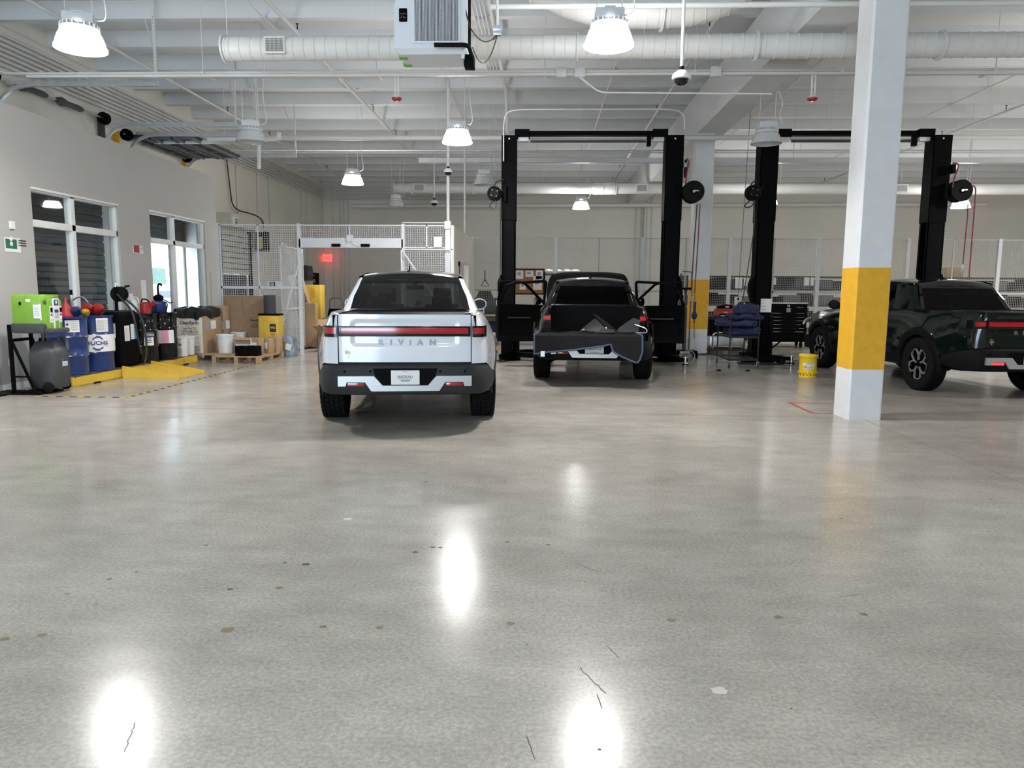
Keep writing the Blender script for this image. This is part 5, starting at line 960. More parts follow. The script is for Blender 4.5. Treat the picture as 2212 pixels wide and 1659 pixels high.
o = thing('wall_label', 'paper sign on the shutter hood above the cage corner', 'sign', (XL+.455, atX(508, 468, XL+.45).y, 3.50)); B('sheet', 'white_paint', o, (0, .004, -.22, .22, -.14, .14)); B('print', 'ink', o, *[(.004, .006, -.05, .18, z, z+.03) for z in (-.08, -.02, .05)]); 
Tb('black_cable', 'hose_black', thing('motor_cable', 'black cable running along the hood to the door motor', 'cable', (0, 0, 0)), .02, bend([(XL+.08, 22.6, 5.4), (XL+.08, 22.9, 3.95), (XL+.5, 23.6, 3.85), (XL+.5, 24.3, 3.75), (XL+.4, 24.55, 3.4)], .3))
# ------------------------------------------------------------------ back fence with the store behind it
YFN = 22.0; xs_ = [atY(px, 560, YFN).x for px in (1019, 1201, 1387, 1576, 1768, 1960, 2157)]; xs_.append(xs_[-1]+2.65); ztf = 3.06
t = thing('wire_fence', 'long white wire mesh fence across the back of the workshop', 'fence', (0, YFN, 0))
for i, (x0, x1) in enumerate(zip(xs_, xs_[1:])):
    xm = (x0+x1)/2; f = frame(t, x0+.03, x1-.03, .06, ztf, 'mesh_panel', extra=((xm-.02, xm+.02, .06, ztf), (x0, x1, 1.49, 1.55)), m_='fence_grey')
for i, x in enumerate(xs_): B('post', 'steel_white', t, (x-.05 if i else x, x+.05, -.045, .045, 0, ztf+.02))
# partition beside the cage: black panic device in its doorway
t = thing('door_holder', 'black device with twin rods in the partition doorway right of the white truck', 'door closer', (atY(990, 570, 18.2).x, 18.2, atY(990, 570, 18.2).z)); B('body', 'black', t, (-.05, .04, -.04, .04, -.06, .12)); Tb('rods', 'black', t, .008, [(-.02, 0, -.06), (-.02, 0, -.9)], [(.03, 0, -.06), (.03, 0, -.9)])
def rack(x0, x1, Y, dep, lv, lab, bins=(), seed=1):
    t = thing('storage_rack', lab, 'rack', ((x0+x1)/2, Y, 0)); a = (x1-x0)/2; r_ = random.Random(seed)
    for x in (-a, a-.05): b = MB(); [b.bx(x, x+.05, y-.025, y+.025, 0, lv[-1]+.06) for y in (-dep/2, dep/2)]; b.build('upright', 'shelf_steel', t)
    for z in lv: B('shelf', 'shelf_steel', t, (-a, a, -dep/2, dep/2, z-.05, z))
    return t
def binrow(x0, x1, Y, z, hs, seed, lab, mats=('bin_grey', 'plastic_dark', 'black')):
    r_ = random.Random(seed); x = x0; i = 0
    while x < x1-.2:
        w_ = r_.uniform(.32, .62); h = r_.uniform(*hs)
        if x+w_ > x1: break
        mm = mats[r_.randrange(len(mats))]; o = thing('parts_bin', lab, 'bin', (min(x+w_/2, x1-w_/2), Y+r_.uniform(-.05, .1), z), 0, 'bins on the racks behind the fence'); B('tote', mm, o, (-w_/2+.01, w_/2-.01, -.25, .25, 0, h), bev=.012); x += w_
for x0, x1, lab, sd in ((4.4, 7.0, 'dark storage rack behind the fence, left of the tool chest', 3), (7.05, 9.9, 'dark storage rack behind the fence above the tool chest', 5), (12.4, 16.4, 'dark storage rack behind the fence at the far right', 7)):
    rack(x0, x1, 24.2, .7, (.12, .62, 1.12, 1.62, 2.02), lab)
    for j, z in enumerate((.12, .62, 1.12, 1.62)): binrow(x0+.06, x1-.06, 24.2, z+.001, (.24, .40), sd*10+j, 'dark parts bin on the storage racks behind the fence')
for px0, px1, py0, py1 in ((1589, 1603, 599, 623), (1607, 1614, 600, 618), (1672, 1676, 600, 615), (1738, 1748, 599, 617), (1752, 1757, 599, 617)):
    q0, q1 = atY(px0, py0, 23.84), atY(px1, py1, 23.84); tag(B('paper_sheet', 'paper', None, (q0.x, q1.x, 23.835, 23.848, q1.z, q0.z)), 'white paper sheet hung on the dark racks behind the fence', 'paper', 'sheets on the racks')
rack(.05, 1.25, 24.3, .6, (.1, .9, 1.5, 2.06), 'dark storage rack behind the fence, left of the black truck roof')
for i, px in enumerate((1185, 1205, 1225, 1243)): q = atY(px, 584, 24.3); b = MB(); b.loft([[(x*k, y*k, z) for x, y in ((-.14, -.2), (.14, -.2), (.14, .2), (-.14, .2))] for k, z in ((1, 0), (1.08, .05), (.9, .11), (.4, .14))]); o = b.build('plastic_bag', 'pail_white', None, (q.x, 24.3, 2.061), smooth=60); tag(o, 'white plastic bag on top of the rack behind the black truck', 'bag', 'white bags on the rack')
q = atY(1190, 600, 22.6); t = thing('chevron_board', 'red and white striped board leaning behind the fence', 'board', (q.x+.1, 23.9, 1.6)); b = MB(); b.X = RY(-22); b.bx(-.45, .45, -.02, .02, -.08, .08); b.build('board', 'paper', t); b = MB(); b.X = RY(-22); [b.prism([(x, -.08), (x+.1, -.08), (x+.16, .08), (x+.06, .08)], -.0215, -.02) for x in (-.42, -.2, .02, .22)]; b.build('stripes', 'tape_red', t); B('stand', 'shelf_steel', t, (-.03, .03, -.02, .02, -1.6, 0))
# workbench with a monitor and pin board in front of the fence
q0, q1 = atY(1030, 680, 20.6), atY(1100, 680, 20.6); t = thing('workbench', 'grey workbench with a wooden top behind the right mirror of the white truck', 'workbench', ((q0.x+1.2), 20.75, 0)); a = 1.15
B('top', 'wood_top', t, (-a, a, -.38, .38, .80, .84)); B('shelf', 'galv', t, (-a+.03, a-.03, -.33, .33, .30, .34)); [B('leg', 'galv', t, (x, x+.05, y, y+.05, 0, .80)) for x in (-a+.02, a-.07) for y in (-.36, .31)]
q0, q1 = atY(1046, 653, 20.6), atY(1071, 681, 20.6); t = thing('monitor', 'dark flat monitor standing on the workbench', 'monitor', ((q0.x+q1.x)/2, 20.7, .841)); a = .17; B('screen', 'door_grey', t, (-a, a, -.02, .02, .0, .36), bev=.008); B('side_frame', 'galv', t, (-a-.03, -a, -.03, .03, 0, .38), (a, a+.03, -.03, .03, 0, .38))
t = thing('blue_bag', 'dark blue bag on the lower shelf of the workbench', 'bag', (q0.x+.10, 20.7, .341)); b = MB(); b.loft([[(x*k, y*k, z) for x, y in ((-.3, -.15), (.3, -.15), (.32, .15), (-.3, .15))] for k, z in ((.9, 0), (1, .1), (.9, .24), (.5, .30))]); b.build('bag', 'navy', t, smooth=60)
q0, q1 = atY(1113, 580, 21.94), atY(1176, 618, 21.94); t = thing('pin_board', 'cork pin board with papers on the fence left of the black truck', 'pin board', ((q0.x+q1.x)/2, 21.96, q1.z-.25)); a = (q1.x-q0.x)/2; h = q0.z-q1.z+.25
b = MB(); [b.bx(*q, -.02, .02, *r_) for q, r_ in (((-a-.2, a), (h-.03, h)), ((-a-.2, a), (0, .03)), ((a-.03, a), (0, h)), ((-a-.2, -a-.17), (0, h)))]; b.build('frame', 'black', t); B('cork', 'cork', t, (-a-.19, a-.01, -.01, .015, .01, h-.01))
for x0, x1, z0, z1 in ((-a+.02, -a+.24, h-.30, h-.06), (-.13, .10, h-.24, h-.06), (.10, .36, h-.62, h-.22), (.18, .38, h-.30, h-.05), (-.30, -.12, h-.62, h-.40)): o = B('pinned_paper', 'paper', t, (x0, x1, -.016, -.0105, z0, z1)); B('print', 'ink_grey', o, ((x0*.8+x1*.2), (x0*.3+x1*.7), -.0175, -.016, z0*.6+z1*.4, z0*.2+z1*.8))
q = atY(1046, 612, 21.7); t = thing('coat_hook_triangle', 'black wire triangle hanging on the back fence', 'hanger', (q.x, 21.975, q.z)); Tb('triangle', 'black', t, .012, [(0, 0, .12), (-.12, 0, -.08), (.12, 0, -.08), (0, 0, .12), (0, 0, .38)])
q0, q1 = atY(1028, 632, 23), atY(1062, 655, 23); t = thing('floor_mat_stack', 'dark trapezoid panel stored behind the fence left of the middle lift', 'panel', ((q0.x+q1.x)/2, 23, .9)); b = MB(); b.prism([(-.5, -.5), (.6, -.5), (.6, .38), (.30, .38), (.20, .62), (-.14, .62), (-.24, .38), (-.5, .38)], 0, .05); b.build('panel', 'shelf_steel', t); B('stand', 'shelf_steel', t, (-.4, -.36, 0, .04, -.9, -.45), (.4, .44, 0, .04, -.9, -.45))
for px0, px1, lab in ((2034, 2065, 'brown carton stored high behind the fence at the right'),): q0, q1 = atY(px0, 578, 24.4), atY(px1, 600, 24.4); t, a, c, h = carton(q0.x, q1.x, 24.0, 24.5, 2.021, max(q0.z, 2.3), 'cardboard', lab)
# ------------------------------------------------------------------ two-post lifts
def post(t, x, Y, sgn, ztop, ws):
    """one lift column; sgn = +1 when its carriage faces +x"""
    b = MB(); y0, y1 = 0, .36
    b.bx(x-ws, x+ws, y0, y0+.02, .04, ztop); b.bx(x-ws, x+ws, y1-.02, y1, .04, ztop); e = -sgn; b.bx(min(x+e*ws, x+e*(ws-.02)), max(x+e*ws, x+e*(ws-.02)), y0, y1, .04, ztop)
    for y in (y0, y1-.06): b.bx(min(x+sgn*ws, x+sgn*(ws-.02)), max(x+sgn*ws, x+sgn*(ws-.02)), y, y+.06, .04, ztop)
    o = b.build('column', 'lift_black', t, smooth=0)
    B('extension_sleeve', 'lift_black', o, (x-ws-.012, x+ws+.012, -.012, .0, 3.0, ztop), (x-ws-.012, x-ws, -.012, y1+.012, 3.0, ztop), (x-ws-.012, x+ws+.012, y1, y1+.012, 3.0, ztop))
    b = MB(); b.cyl((x, -.012, ztop-.07), (x, -.016, ztop-.07), .018, n=12); b.build('bolt_hole', 'paper', o)
    B('base_plate', 'lift_black', t, (x-ws-.12, x+ws+.12, -.10, y1+.10, 0, .04)); b = MB()
    B('carriage', 'black', t, (x-ws*.7 if sgn > 0 else x-ws-.10, x+ws+.10 if sgn > 0 else x+ws*.7, .03, y1-.03, .12, 1.0), bev=.015)
    b = MB(); b.prism([(x+e*ws, 1.30), (x+e*ws, 1.86), (x+e*(ws+.05), 1.80), (x+e*(ws+.09), 1.68), (x+e*(ws+.09), 1.50), (x+e*(ws+.04), 1.34)], .06, .26); b.build('lock_cover', 'lift_black', t, smooth=0)
    return b
def arm(t, x, y, x1, y1, z=.13):
    a, c = V((x, y, z)), V((x1, y1, z)); d = (c-a).normalized(); n = V((-d.y, d.x, 0))
    b = MB(); b.loft([[p+n*s*w_+V((0, 0, h)) for s, h in ((-1, -.05), (1, -.05), (1, .05), (-1, .05))] for p, w_ in ((a, .09), (a.lerp(c, .6), .075))]); b.loft([[p+n*s*w_+V((0, 0, h)) for s, h in ((-1, -.036), (1, -.036), (1, .036), (-1, .036))] for p, w_ in ((a.lerp(c, .45), .055), (c, .055))]); o = b.build('swing_arm', 'lift_black', t, smooth=0)
    b = MB(); b.lathe([(0, -.12), (.05, -.12), (.05, -.07), (.03, -.06), (.03, .03), (.065, .04), (.065, .06), (0, .06)], 18, 'z', (c.x, c.y, z)); b.build('lift_pad', 'steel', o)
    b = MB(); b.lathe([(.05, -.105), (.072, -.10), (.072, -.085), (.05, -.08)], 18, 'z', (c.x, c.y, z)); b.build('pad_ring', 'black', o)
def lift(Y, xl, xr, wl, wr, ztl, ztr, lab, arms):
    t = thing('two_post_lift', lab, 'car lift', (0, Y, 0))
    post(t, xl, Y, 1, ztl, wl); post(t, xr, Y, -1, ztr, wr)
    zt = min(ztl, ztr)
    b = MB(); b.bx(xl+wl+.14, xr-wr-.14, .10, .26, zt+.02, zt+.11); b.build('crossbeam', 'lift_black', t)
    for s, x, w_ in ((1, xl, wl), (-1, xr, wr)): B('pulley_bracket', 'lift_black', t, (min(x+s*(w_-.03), x+s*(w_+.28)), max(x+s*(w_-.03), x+s*(w_+.28)), .05, .31, zt-.02, zt+.14)); B('pulley_box', 'galv', t, (min(x+s*(w_+.04), x+s*(w_+.26)), max(x+s*(w_+.04), x+s*(w_+.26)), .10, .24, zt-.10, zt-.02))
    b = MB(); b.tube([(xl+wl+.30, .12, zt-.10), (xr-wr-.42, .12, zt-.10)], .028, 10); b.build('padded_bar', 'foam', t); Tb('equalizer_rail', 'galv', t, .016, [(xl+wl+.05, .16, zt-.065), (xr-wr-.05, .16, zt-.065)], n=6)
    B('limit_switch', 'lift_black', t, (xr-wr-.40, xr-wr-.32, .06, .18, zt-.20, zt+.02)); 
    for q in arms: arm(t, *q)
    return t
YL1 = 16.0; A = lambda px, py=292: atY(px, py, YL1)
x0, x1, x2, x3 = A(1085).x, A(1115).x, A(1441).x, A(1477).x
lift(YL1, (x0+x1)/2, (x2+x3)/2, (x1-x0)/2, (x3-x2)/2, 4.75, 4.75, 'black two post lift standing around the black truck', (((x0+x1)/2+.12, -.05, fl(1075, 781).x+.02, -.62), ((x0+x1)/2+.16, .0, .10, -.55), ((x2+x3)/2-.10, -.02, fl(1470, 786).x, -1.0), ((x2+x3)/2-.1, .3, 1.9, .9), ((x0+x1)/2+.1, .3, -.05, 1.0)))
YL2 = 16.15; A2 = lambda px, py: atY(px, py, YL2)
y0, y1, y2, y3 = A2(1646, 310).x, A2(1682, 310).x, A2(2020, 290).x, A2(2057, 290).x
l2 = lift(YL2, (y0+y1)/2, (y2+y3)/2, (y1-y0)/2, (y3-y2)/2, 4.78, 4.78, 'black two post lift at the right, next to the dark green truck', (((y0+y1)/2+.1, -.02, fl(1704, 787).x, -.62), ((y2+y3)/2-.1, .2, 7.2, .9)))
xl2 = (y0+y1)/2
B('power_unit', 'black', l2, (xl2-.48, xl2-.17, -.12, .14, .75, 1.30), bev=.03); o = B('instruction_strip', 'paper', l2, (xl2-.47, xl2-.40, -.126, -.121, .92, 1.28)); B('strip_print', 'ink', o, (xl2-.455, xl2-.42, -.1275, -.126, 1.18, 1.25)); B('instruction_strip', 'paper', l2, (xl2-.30, xl2-.26, -.126, -.121, .95, 1.16))
q = atY(1655, 660, YL2-.02); o = B('paper_sign', 'paper', l2, (q.x-.115, q.x+.115, -.016, -.0125, q.z-.145, q.z+.145)); b = MB()
for i, s_ in enumerate(('Name:', 'Date:', 'Model #:', 'Serial #:')): b.text(s_, .03, T(q.x-.10, -.0165, q.z+.115-.065*i) @ RX(90), .001, 'LEFT')
b.build('sign_text', 'ink', o)
# ------------------------------------------------------------------ reels on the lift posts
def reel(px, py, Y, r, lab, side, hoses=(), kind='hose'):
    c = atY(px, py, Y); t = thing('hose_reel' if kind == 'hose' else 'cord_reel', lab, 'hose reel' if kind == 'hose' else 'cord reel', c)
    b = MB()
    if kind == 'hose':
        b.lathe([(r*.28, -.04), (r*.95, -.05), (r, -.03), (r*.93, -.01), (r*.72, .01), (r*.72, .16), (r*.93, .18), (r, .20), (r*.95, .22), (r*.2, .21)], 32, 'y'); b.build('reel_drum', 'rubber', t)
        b = MB(); b.lathe([(0, .0), (r*.45, .01), (r*.48, -.02), (r*.30, -.03)], 24, 'y'); b.build('hub', 'black', t); b = MB(); b.lathe([(0, -.07), (.03, -.07), (.03, -.03), (0, -.03)], 14, 'y'); b.bx(0, .10, -.065, -.045, -.01+.01, .025); b.build('swivel', 'steel', t)
    else:
        b.lathe([(0, -.09), (r*.72, -.09), (r*.97, -.05), (r, 0), (r, .10), (r*.8, .14), (0, .14)], 32, 'y'); b.build('housing', 'rubber', t); b = MB(); b.lathe([(r*.62, -.0905), (r*.68, -.096), (r*.74, -.0885)], 28, 'y'); b.build('rim_ring', 'black', t)
        b = MB()
        for k in range(4): b.cyl((r*.5*cos(.6+k*pi/2), -.092, r*.5*sin(.6+k*pi/2)), (r*.5*cos(.6+k*pi/2), -.096, r*.5*sin(.6+k*pi/2)), .008, n=8)
        b.build('screws', 'galv', t)
    B('mount_bracket', 'lift_black', t, (min(0, side*(r+.08)), max(0, side*(r+.08)), .06, .12, -.06, .06), (min(side*(r+.05), side*(r+.09)), max(side*(r+.05), side*(r+.09)), .0, .18, -.16, .16))
    for pts, rr, m_ in hoses: Tb('hose' if kind == 'hose' else 'cord', m_, t, rr, [V(p)-c for p in pts])
    return t
a = lambda px, py, Y=15.85: atY(px, py, Y)
reel(1068, 418, 15.9, .155, 'black cord reel on the left post of the middle lift', 1, ((bend([a(1068, 401), a(1072, 392), a(1088, 388)], .06), .014, 'hose_black'), (bend([a(1066, 433), a(1056, 445), a(1066, 452), a(1072, 444), a(1070, 433)], .05), .012, 'hose_black'), ([a(1081, 430), a(1081, 560), a(1080, 610)], .01, 'hose_black')), 'cord')
reel(1628, 416, 15.9, .165, 'black cord reel on the left post of the right lift', 1, ((bend([a(1622, 399), a(1628, 392), a(1634, 389)], .06), .014, 'hose_black'), (bend([a(1620, 433), a(1608, 444), a(1612, 450), a(1626, 444), a(1629, 434)], .05), .012, 'hose_black'), ([a(1630, 430), a(1629, 495), a(1606, 640), a(1602, 655)], .01, 'hose_black')), 'cord')
reel(1498, 414, 15.85, .225, 'black hose reel with red hoses on the right post of the middle lift', -1, ((bend([a(1481, 400), a(1484, 370), a(1489, 350), a(1484, 342)], .1), .016, 'hose_red'), ([a(1506, 441), a(1500, 520), a(1495, 600), a(1494, 640)], .013, 'hose_black'), ([a(1512, 441), a(1508, 520), a(1502, 610), a(1501, 632)], .013, 'hose_red'), (bend([a(1494, 628), a(1491, 648), a(1496, 652), a(1497, 640)], .04), .012, 'steel')))
b = MB(); q = a(1481, 362, 15.95); b.lathe([(0, -.22), (.035, -.21), (.04, -.03), (.03, .0), (.03, .16), (0, .17)], 16, 'z', q); o = b.build('air_filter', 'black_gloss'); tag(o, 'black air filter bowl on the right post of the middle lift', 'air filter'); B('steel_head', 'steel', o, (q.x-.045, q.x+.045, q.y-.05, q.y+.05, q.z+.0, q.z+.09))
reel(2076, 412, 15.9, .225, 'black hose reel with two hanging red hoses on the rightmost lift post', -1, ((bend([a(2057, 405), a(2062, 382), a(2071, 360), a(2070, 354), a(2058, 352)], .1), .016, 'hose_red'), (bend([a(2098, 400), a(2108, 404), a(2106, 440), a(2094, 590), a(2094, 605)], .08), .014, 'hose_red'), ([a(2091, 440), a(2090, 470), a(2081, 560), a(2080, 572)], .013, 'hose_red'), (bend([a(2080, 570), a(2078, 584), a(2074, 588)], .03), .012, 'steel')))
t = thing('air_regulator', 'small black air regulator on the rightmost lift post', 'air regulator', a(2057, 362, 16.0)); B('body', 'black', t, (-.03, .05, -.06, .06, -.12, .06), bev=.01); B('gauge', 'galv', t, (.05, .10, -.05, .05, -.04, .06))
q = a(1494, 675, 15.85); t = thing('air_gun', 'blue tipped hanging tool on a line in front of the far column', 'tool', (q.x+.06, 15.85, q.z)); b = MB(); b.lathe([(0, -.16), (.05, -.12), (.065, -.05), (.03, .02), (.03, .22), (0, .23)], 14); b.build('body', 'navy', t); b = MB(); b.lathe([(0, -.26), (.008, -.24), (.02, -.17), (0, -.16)], 10); b.build('tip', 'hose_red', t); Tb('line', 'hose_black', t, .006, [(0, 0, .22), (a(1501, 632)-t.location)], [(0, 0, -.2), (.02, 0, -.55)])
# ------------------------------------------------------------------ blanket and parts on the lowered tailgate of the black truck
def chevron_mat():
    a_ = bpy.data.materials.new('quilted_blanket'); a_.use_nodes = True; nt = a_.node_tree; p = nt.nodes['Principled BSDF']; p.inputs['Roughness'].default_value = .9; p.inputs['Specular IOR Level'].default_value = .05
    tc = nt.nodes.new('ShaderNodeTexCoord'); sp = nt.nodes.new('ShaderNodeSeparateXYZ'); nt.links.new(tc.outputs['Object'], sp.inputs[0])
    def mth(op, x, y=None):
        n = nt.nodes.new('ShaderNodeMath'); n.operation = op
        for i, q in enumerate((x, y)):
            if q is None: continue
            if isinstance(q, (int, float)): n.inputs[i].default_value = q
            else: nt.links.new(q, n.inputs[i])
        return n.outputs[0]
    v = mth('ADD', mth('ADD', sp.outputs[2], sp.outputs[1]), mth('PINGPONG', sp.outputs[0], .075)); fr = mth('FRACT', mth('DIVIDE', v, .028)); st = mth('LESS_THAN', fr, .22)
    mx = nt.nodes.new('ShaderNodeMix'); mx.data_type = 'RGBA'; nt.links.new(st, mx.inputs[0]); mx.inputs[6].default_value = (.006, .006, .0065, 1); mx.inputs[7].default_value = (.038, .034, .036, 1); nt.links.new(mx.outputs[2], p.inputs['Base Color']); M['quilted'] = a_
chevron_mat()
bl = thing('moving_blanket', 'dark quilted blanket with blue edging draped over the lowered tailgate of the black truck', 'blanket', tk.location, tk.rotation_euler.z)
zg = .835; yg = -1.645
def hangz(x): return lerp_tab([(-.93, .545), (-.80, .565), (-.3, .62), (.05, .67), (.24, .71), (.26, .60), (.40, .52), (.62, .43), (.66, .46), (.70, .60)], x)
rows = []; xs = [-.93+1.63*i/48 for i in range(49)]
for x in xs:
    wv = .010*sin(9*x)+.006*sin(23*x); zb = hangz(x); col = [(x*.96, -.86+.03*sin(5*x), zg+.015+.01*sin(14*x)), (x*.97, -1.1, zg+.012+wv), (x*.98, -1.4, zg+.010+wv), (x, yg+.03, zg+.008)]
    for k in range(7): f_ = k/6; col.append((x, yg-.022-.018*f_-.012*sin(11*x)*f_-(.02 if x > .25 else 0)*f_, zg-.012+(zb-zg+.012)*f_))
    rows.append(col)
b = MB(); b.grid(rows); cl = b.build('quilt', 'quilted', bl, smooth=60)
Tb('edging', 'quilt_edge', bl, .013, [r_[-1] for r_ in rows], rows[0], rows[-1]); b = MB(); q = rows[3][-1]; b.box((q[0]+.03, q[1]-.016, q[2]-.01), (.062, .004, .085)); b.build('care_tag', 'paper', bl)
def onbed(x, y, z): return tk.matrix_basis @ V((x, y, z))
bpy.context.view_layer.update()
def shard(pts, th, m_, lab, name='trim_panel'):
    b = MB(); n = (V(pts[1])-V(pts[0])).cross(V(pts[2])-V(pts[0])).normalized()*th; b.loft([[V(p) for p in pts], [V(p)+n for p in pts]]); o = b.build(name, m_, None, tk.location, tk.rotation_euler.z, smooth=0); return tag(o, lab, 'trim part')
zb = zg+.035
shard([(-.05, -1.3, 1.16), (.02, -1.28, 1.14), (.36, -1.25, zb+.02), (.25, -1.30, zb)], .02, 'black_gloss', 'long black strip leaning across the loose parts on the blanket'); shard([(-.25, -1.1, zb), (.0, -1.12, 1.08), (.20, -1.15, zb+.06), (.22, -1.2, zb)], .03, 'black_gloss', 'glossy black loose part on the blanket, left of the strip')
shard([(.32, -1.18, zb), (.68, -1.15, zb), (.70, -1.15, 1.06), (.60, -1.12, 1.09), (.40, -1.15, zb+.08)], .03, 'trim_panel_grey', 'grey trim panel lying at the right on the blanket'); shard([(.0, -1.42, zb-.015), (.30, -1.40, zb-.015), (.30, -1.36, zb+.03), (.10, -1.36, zb+.05)], .02, 'plastic_dark', 'small dark trim piece in front of the strip')
o = Tb('bent_rod', 'galv', None, .008, bend([(.62, -1.2, zb+.12), (.80, -1.25, zb+.06), (.80, -1.35, zb), (.62, -1.4, zb)], .05)); o.location = tk.location; o.rotation_euler = tk.rotation_euler; tag(o, 'thin bent rod at the right edge of the blanket', 'rod')
for x, y in ((-.18, -1.35), (.12, -1.32), (.16, -1.27)): b = MB(); b.lathe([(0, 0), (.03, .0), (.035, .03), (.02, .05), (0, .05)], 12); o = b.build('clamp', 'chrome', None, onbed(x, y, zb)); tag(o, 'small bright clamp among the loose parts on the blanket', 'clamp', 'clamps on the blanket')
# ------------------------------------------------------------------ carts, chest and floor items on the right
P0 = fl(1572, 795); cx0, cx1, cy0, cy1 = 3.74, 4.30, 14.72, 15.75
t = thing('utility_cart', 'dark wire cart on castors piled with blue blankets', 'cart', ((cx0+cx1)/2, (cy0+cy1)/2, 0)); a_, c_ = (cx1-cx0)/2, (cy1-cy0)/2
for x in (-a_, a_):
    for y in (-c_, c_):
        b = MB(); b.cyl((x, y, .13), (x, y, 1.0), .014, n=10); b.build('upright', 'shelf_steel', t); b = MB(); b.lathe([(0, -.016), (.05, -.016), (.062, -.01), (.062, .01), (.05, .016), (0, .016)], 18, 'x', (x, y, .062)); b.cyl((x-.02, y, .062), (x+.02, y, .062), .02, n=10); k_ = b.build('castor', 'plastic_grey', t); B('fork', 'galv', k_, (x-.022, x-.018, y-.02, y+.02, .05, .14), (x+.018, x+.022, y-.02, y+.02, .05, .14), (x-.022, x+.022, y-.02, y+.02, .13, .14))
for z in (.17, .62):
    b = MB(); [b.bx(*q, z-.02, z+.02) for q in ((-a_, a_, -c_-.008, -c_+.008), (-a_, a_, c_-.008, c_+.008), (-a_-.008, -a_+.008, -c_, c_), (a_-.008, a_+.008, -c_, c_))]
    for i in range(14): x = -a_+2*a_*i/13; b.tube([(x, -c_, z), (x, c_, z)], .004, 4)
    for i in range(5): y = -c_+2*c_*i/4; b.tube([(-a_, y, z-.006), (a_, y, z-.006)], .005, 4)
    b.build('wire_shelf', 'shelf_steel', t)
def blanket(x, y, z, sx, sy, h, lab, seed, rz=0):
    r_ = random.Random(seed); b = MB(); n = 40; rows = []
    for k, f_ in ((.72, 0), (.95, .06), (1.03, .30), (.97, .48), (1.02, .62), (.93, .85), (.66, .97), (.3, 1.0)):
        ph = r_.uniform(0, 6); rows.append([(sx*k*(abs(cos(v))**.6)*(1 if cos(v) > 0 else -1)*(1+.04*sin(5*v+ph)), sy*k*(abs(sin(v))**.6)*(1 if sin(v) > 0 else -1)*(1+.05*sin(4*v+ph)), h*f_+.018*sin(3*v+ph)*f_+.02*sin(7*v+ph)*f_) for v in [2*pi*i/n for i in range(n)]])
    b.loft(rows); o = b.build('folded_blanket', 'navy', None, (x, y, z), R(rz), smooth=70); return tag(o, lab, 'blanket')
mx_ = (cx0+cx1)/2; blanket(mx_+.02, 15.05, .645, .33, .30, .17, 'dark blue folded blanket at the bottom of the pile on the cart', 1, 3); blanket(mx_-.10, 15.02, .82, .40, .30, .13, 'dark blue blanket in the middle of the pile hanging out to the left', 2, -5); blanket(mx_+.06, 15.08, .955, .36, .28, .10, 'dark blue blanket second from the top of the pile', 3, 6); blanket(mx_+.10, 15.05, 1.06, .24, .20, .20, 'dark blue blanket peaked on top of the pile', 4, 12)
# red tool case, tool cart behind the far column
q = atY(1545, 672, 18.9); t = thing('tool_cart', 'dark tool cart behind the blue blankets', 'tool cart', (q.x+.45, 19.0, 0)); a_ = .65
B('top_tray', 'shelf_steel', t, (-a_, a_, -.3, .3, .82, .90)); B('cabinet', 'black', t, (-a_+.03, a_-.03, -.27, .27, .30, .82)); B('lower_tray', 'shelf_steel', t, (-a_, a_, -.3, .3, .16, .22))
for x in (-a_+.05, a_-.05):
    for y in (-.25, .25): b = MB(); b.cyl((x, y, .06), (x, y, .9), .02, n=8); b.lathe([(0, -.02), (.06, -.02), (.06, .02), (0, .02)], 14, 'x', (x, y, .06)); b.build('leg', 'shelf_steel', t)
t2 = thing('tool_case', 'red and black tool case on the dark tool cart', 'tool case', (q.x+.22, 18.95, .901)); B('lower_shell', 'red', t2, (-.22, .22, -.15, .15, 0, .14), bev=.015); B('lid', 'red', t2, (-.20, .24, -.14, .14, .14, .19), bev=.01); b = MB(); b.prism([(-.16, .19), (.20, .19), (.20, .27), (.05, .30), (-.16, .25)], -.12, .10); b.build('black_tool', 'black', t2); b = MB(); b.box((.02, -.153, .10), (.10, .004, .012)); b.box((.06, -.125, .235), (.09, .01, .03)); b.build('white_mark', 'paper', t2)
q = atY(1577, 662, 19); b = MB(); b.lathe([(0, 0), (.03, 0), (.03, .22), (.05, .26), (.05, .30), (0, .31)], 14, 'z', (q.x+.02, 18.95, .901)); o = b.build('spray_bottle', 'tape_red'); tag(o, 'dark red bottle on the tool cart beside the hung paper', 'bottle'); B('black_tray', 'black', None, (q.x-.30, q.x-.05, 18.8, 19.1, .902, .96)); o = bpy.data.objects['black_tray']; tag(o, 'low black tray on the tool cart right of the red tool case', 'tray')
b = MB(); b.box((q.x-.22, 18.78, .915), (.12, .1, .02)); o = b.build('white_rag', 'paper'); tag(o, 'small white rag on the edge of the tool cart', 'rag')
q0, q1 = atY(1587, 641, 19.6), atY(1601, 668, 19.6); o = B('hung_paper', 'paper', None, (q0.x, q1.x, 19.595, 19.6, q1.z, q0.z)); tag(o, 'white paper with a black clip hung above the blue blankets', 'paper'); B('clip', 'black', o, ((q0.x*.6+q1.x*.4), (q0.x*.4+q1.x*.6), 19.585, 19.595, q0.z-.09, q0.z-.02))
Tb('hanging_cord', 'hose_black', o, .006, [((q0.x+q1.x)/2, 19.6, q0.z), ((q0.x+q1.x)/2+.1, 19.6, 6.44)])
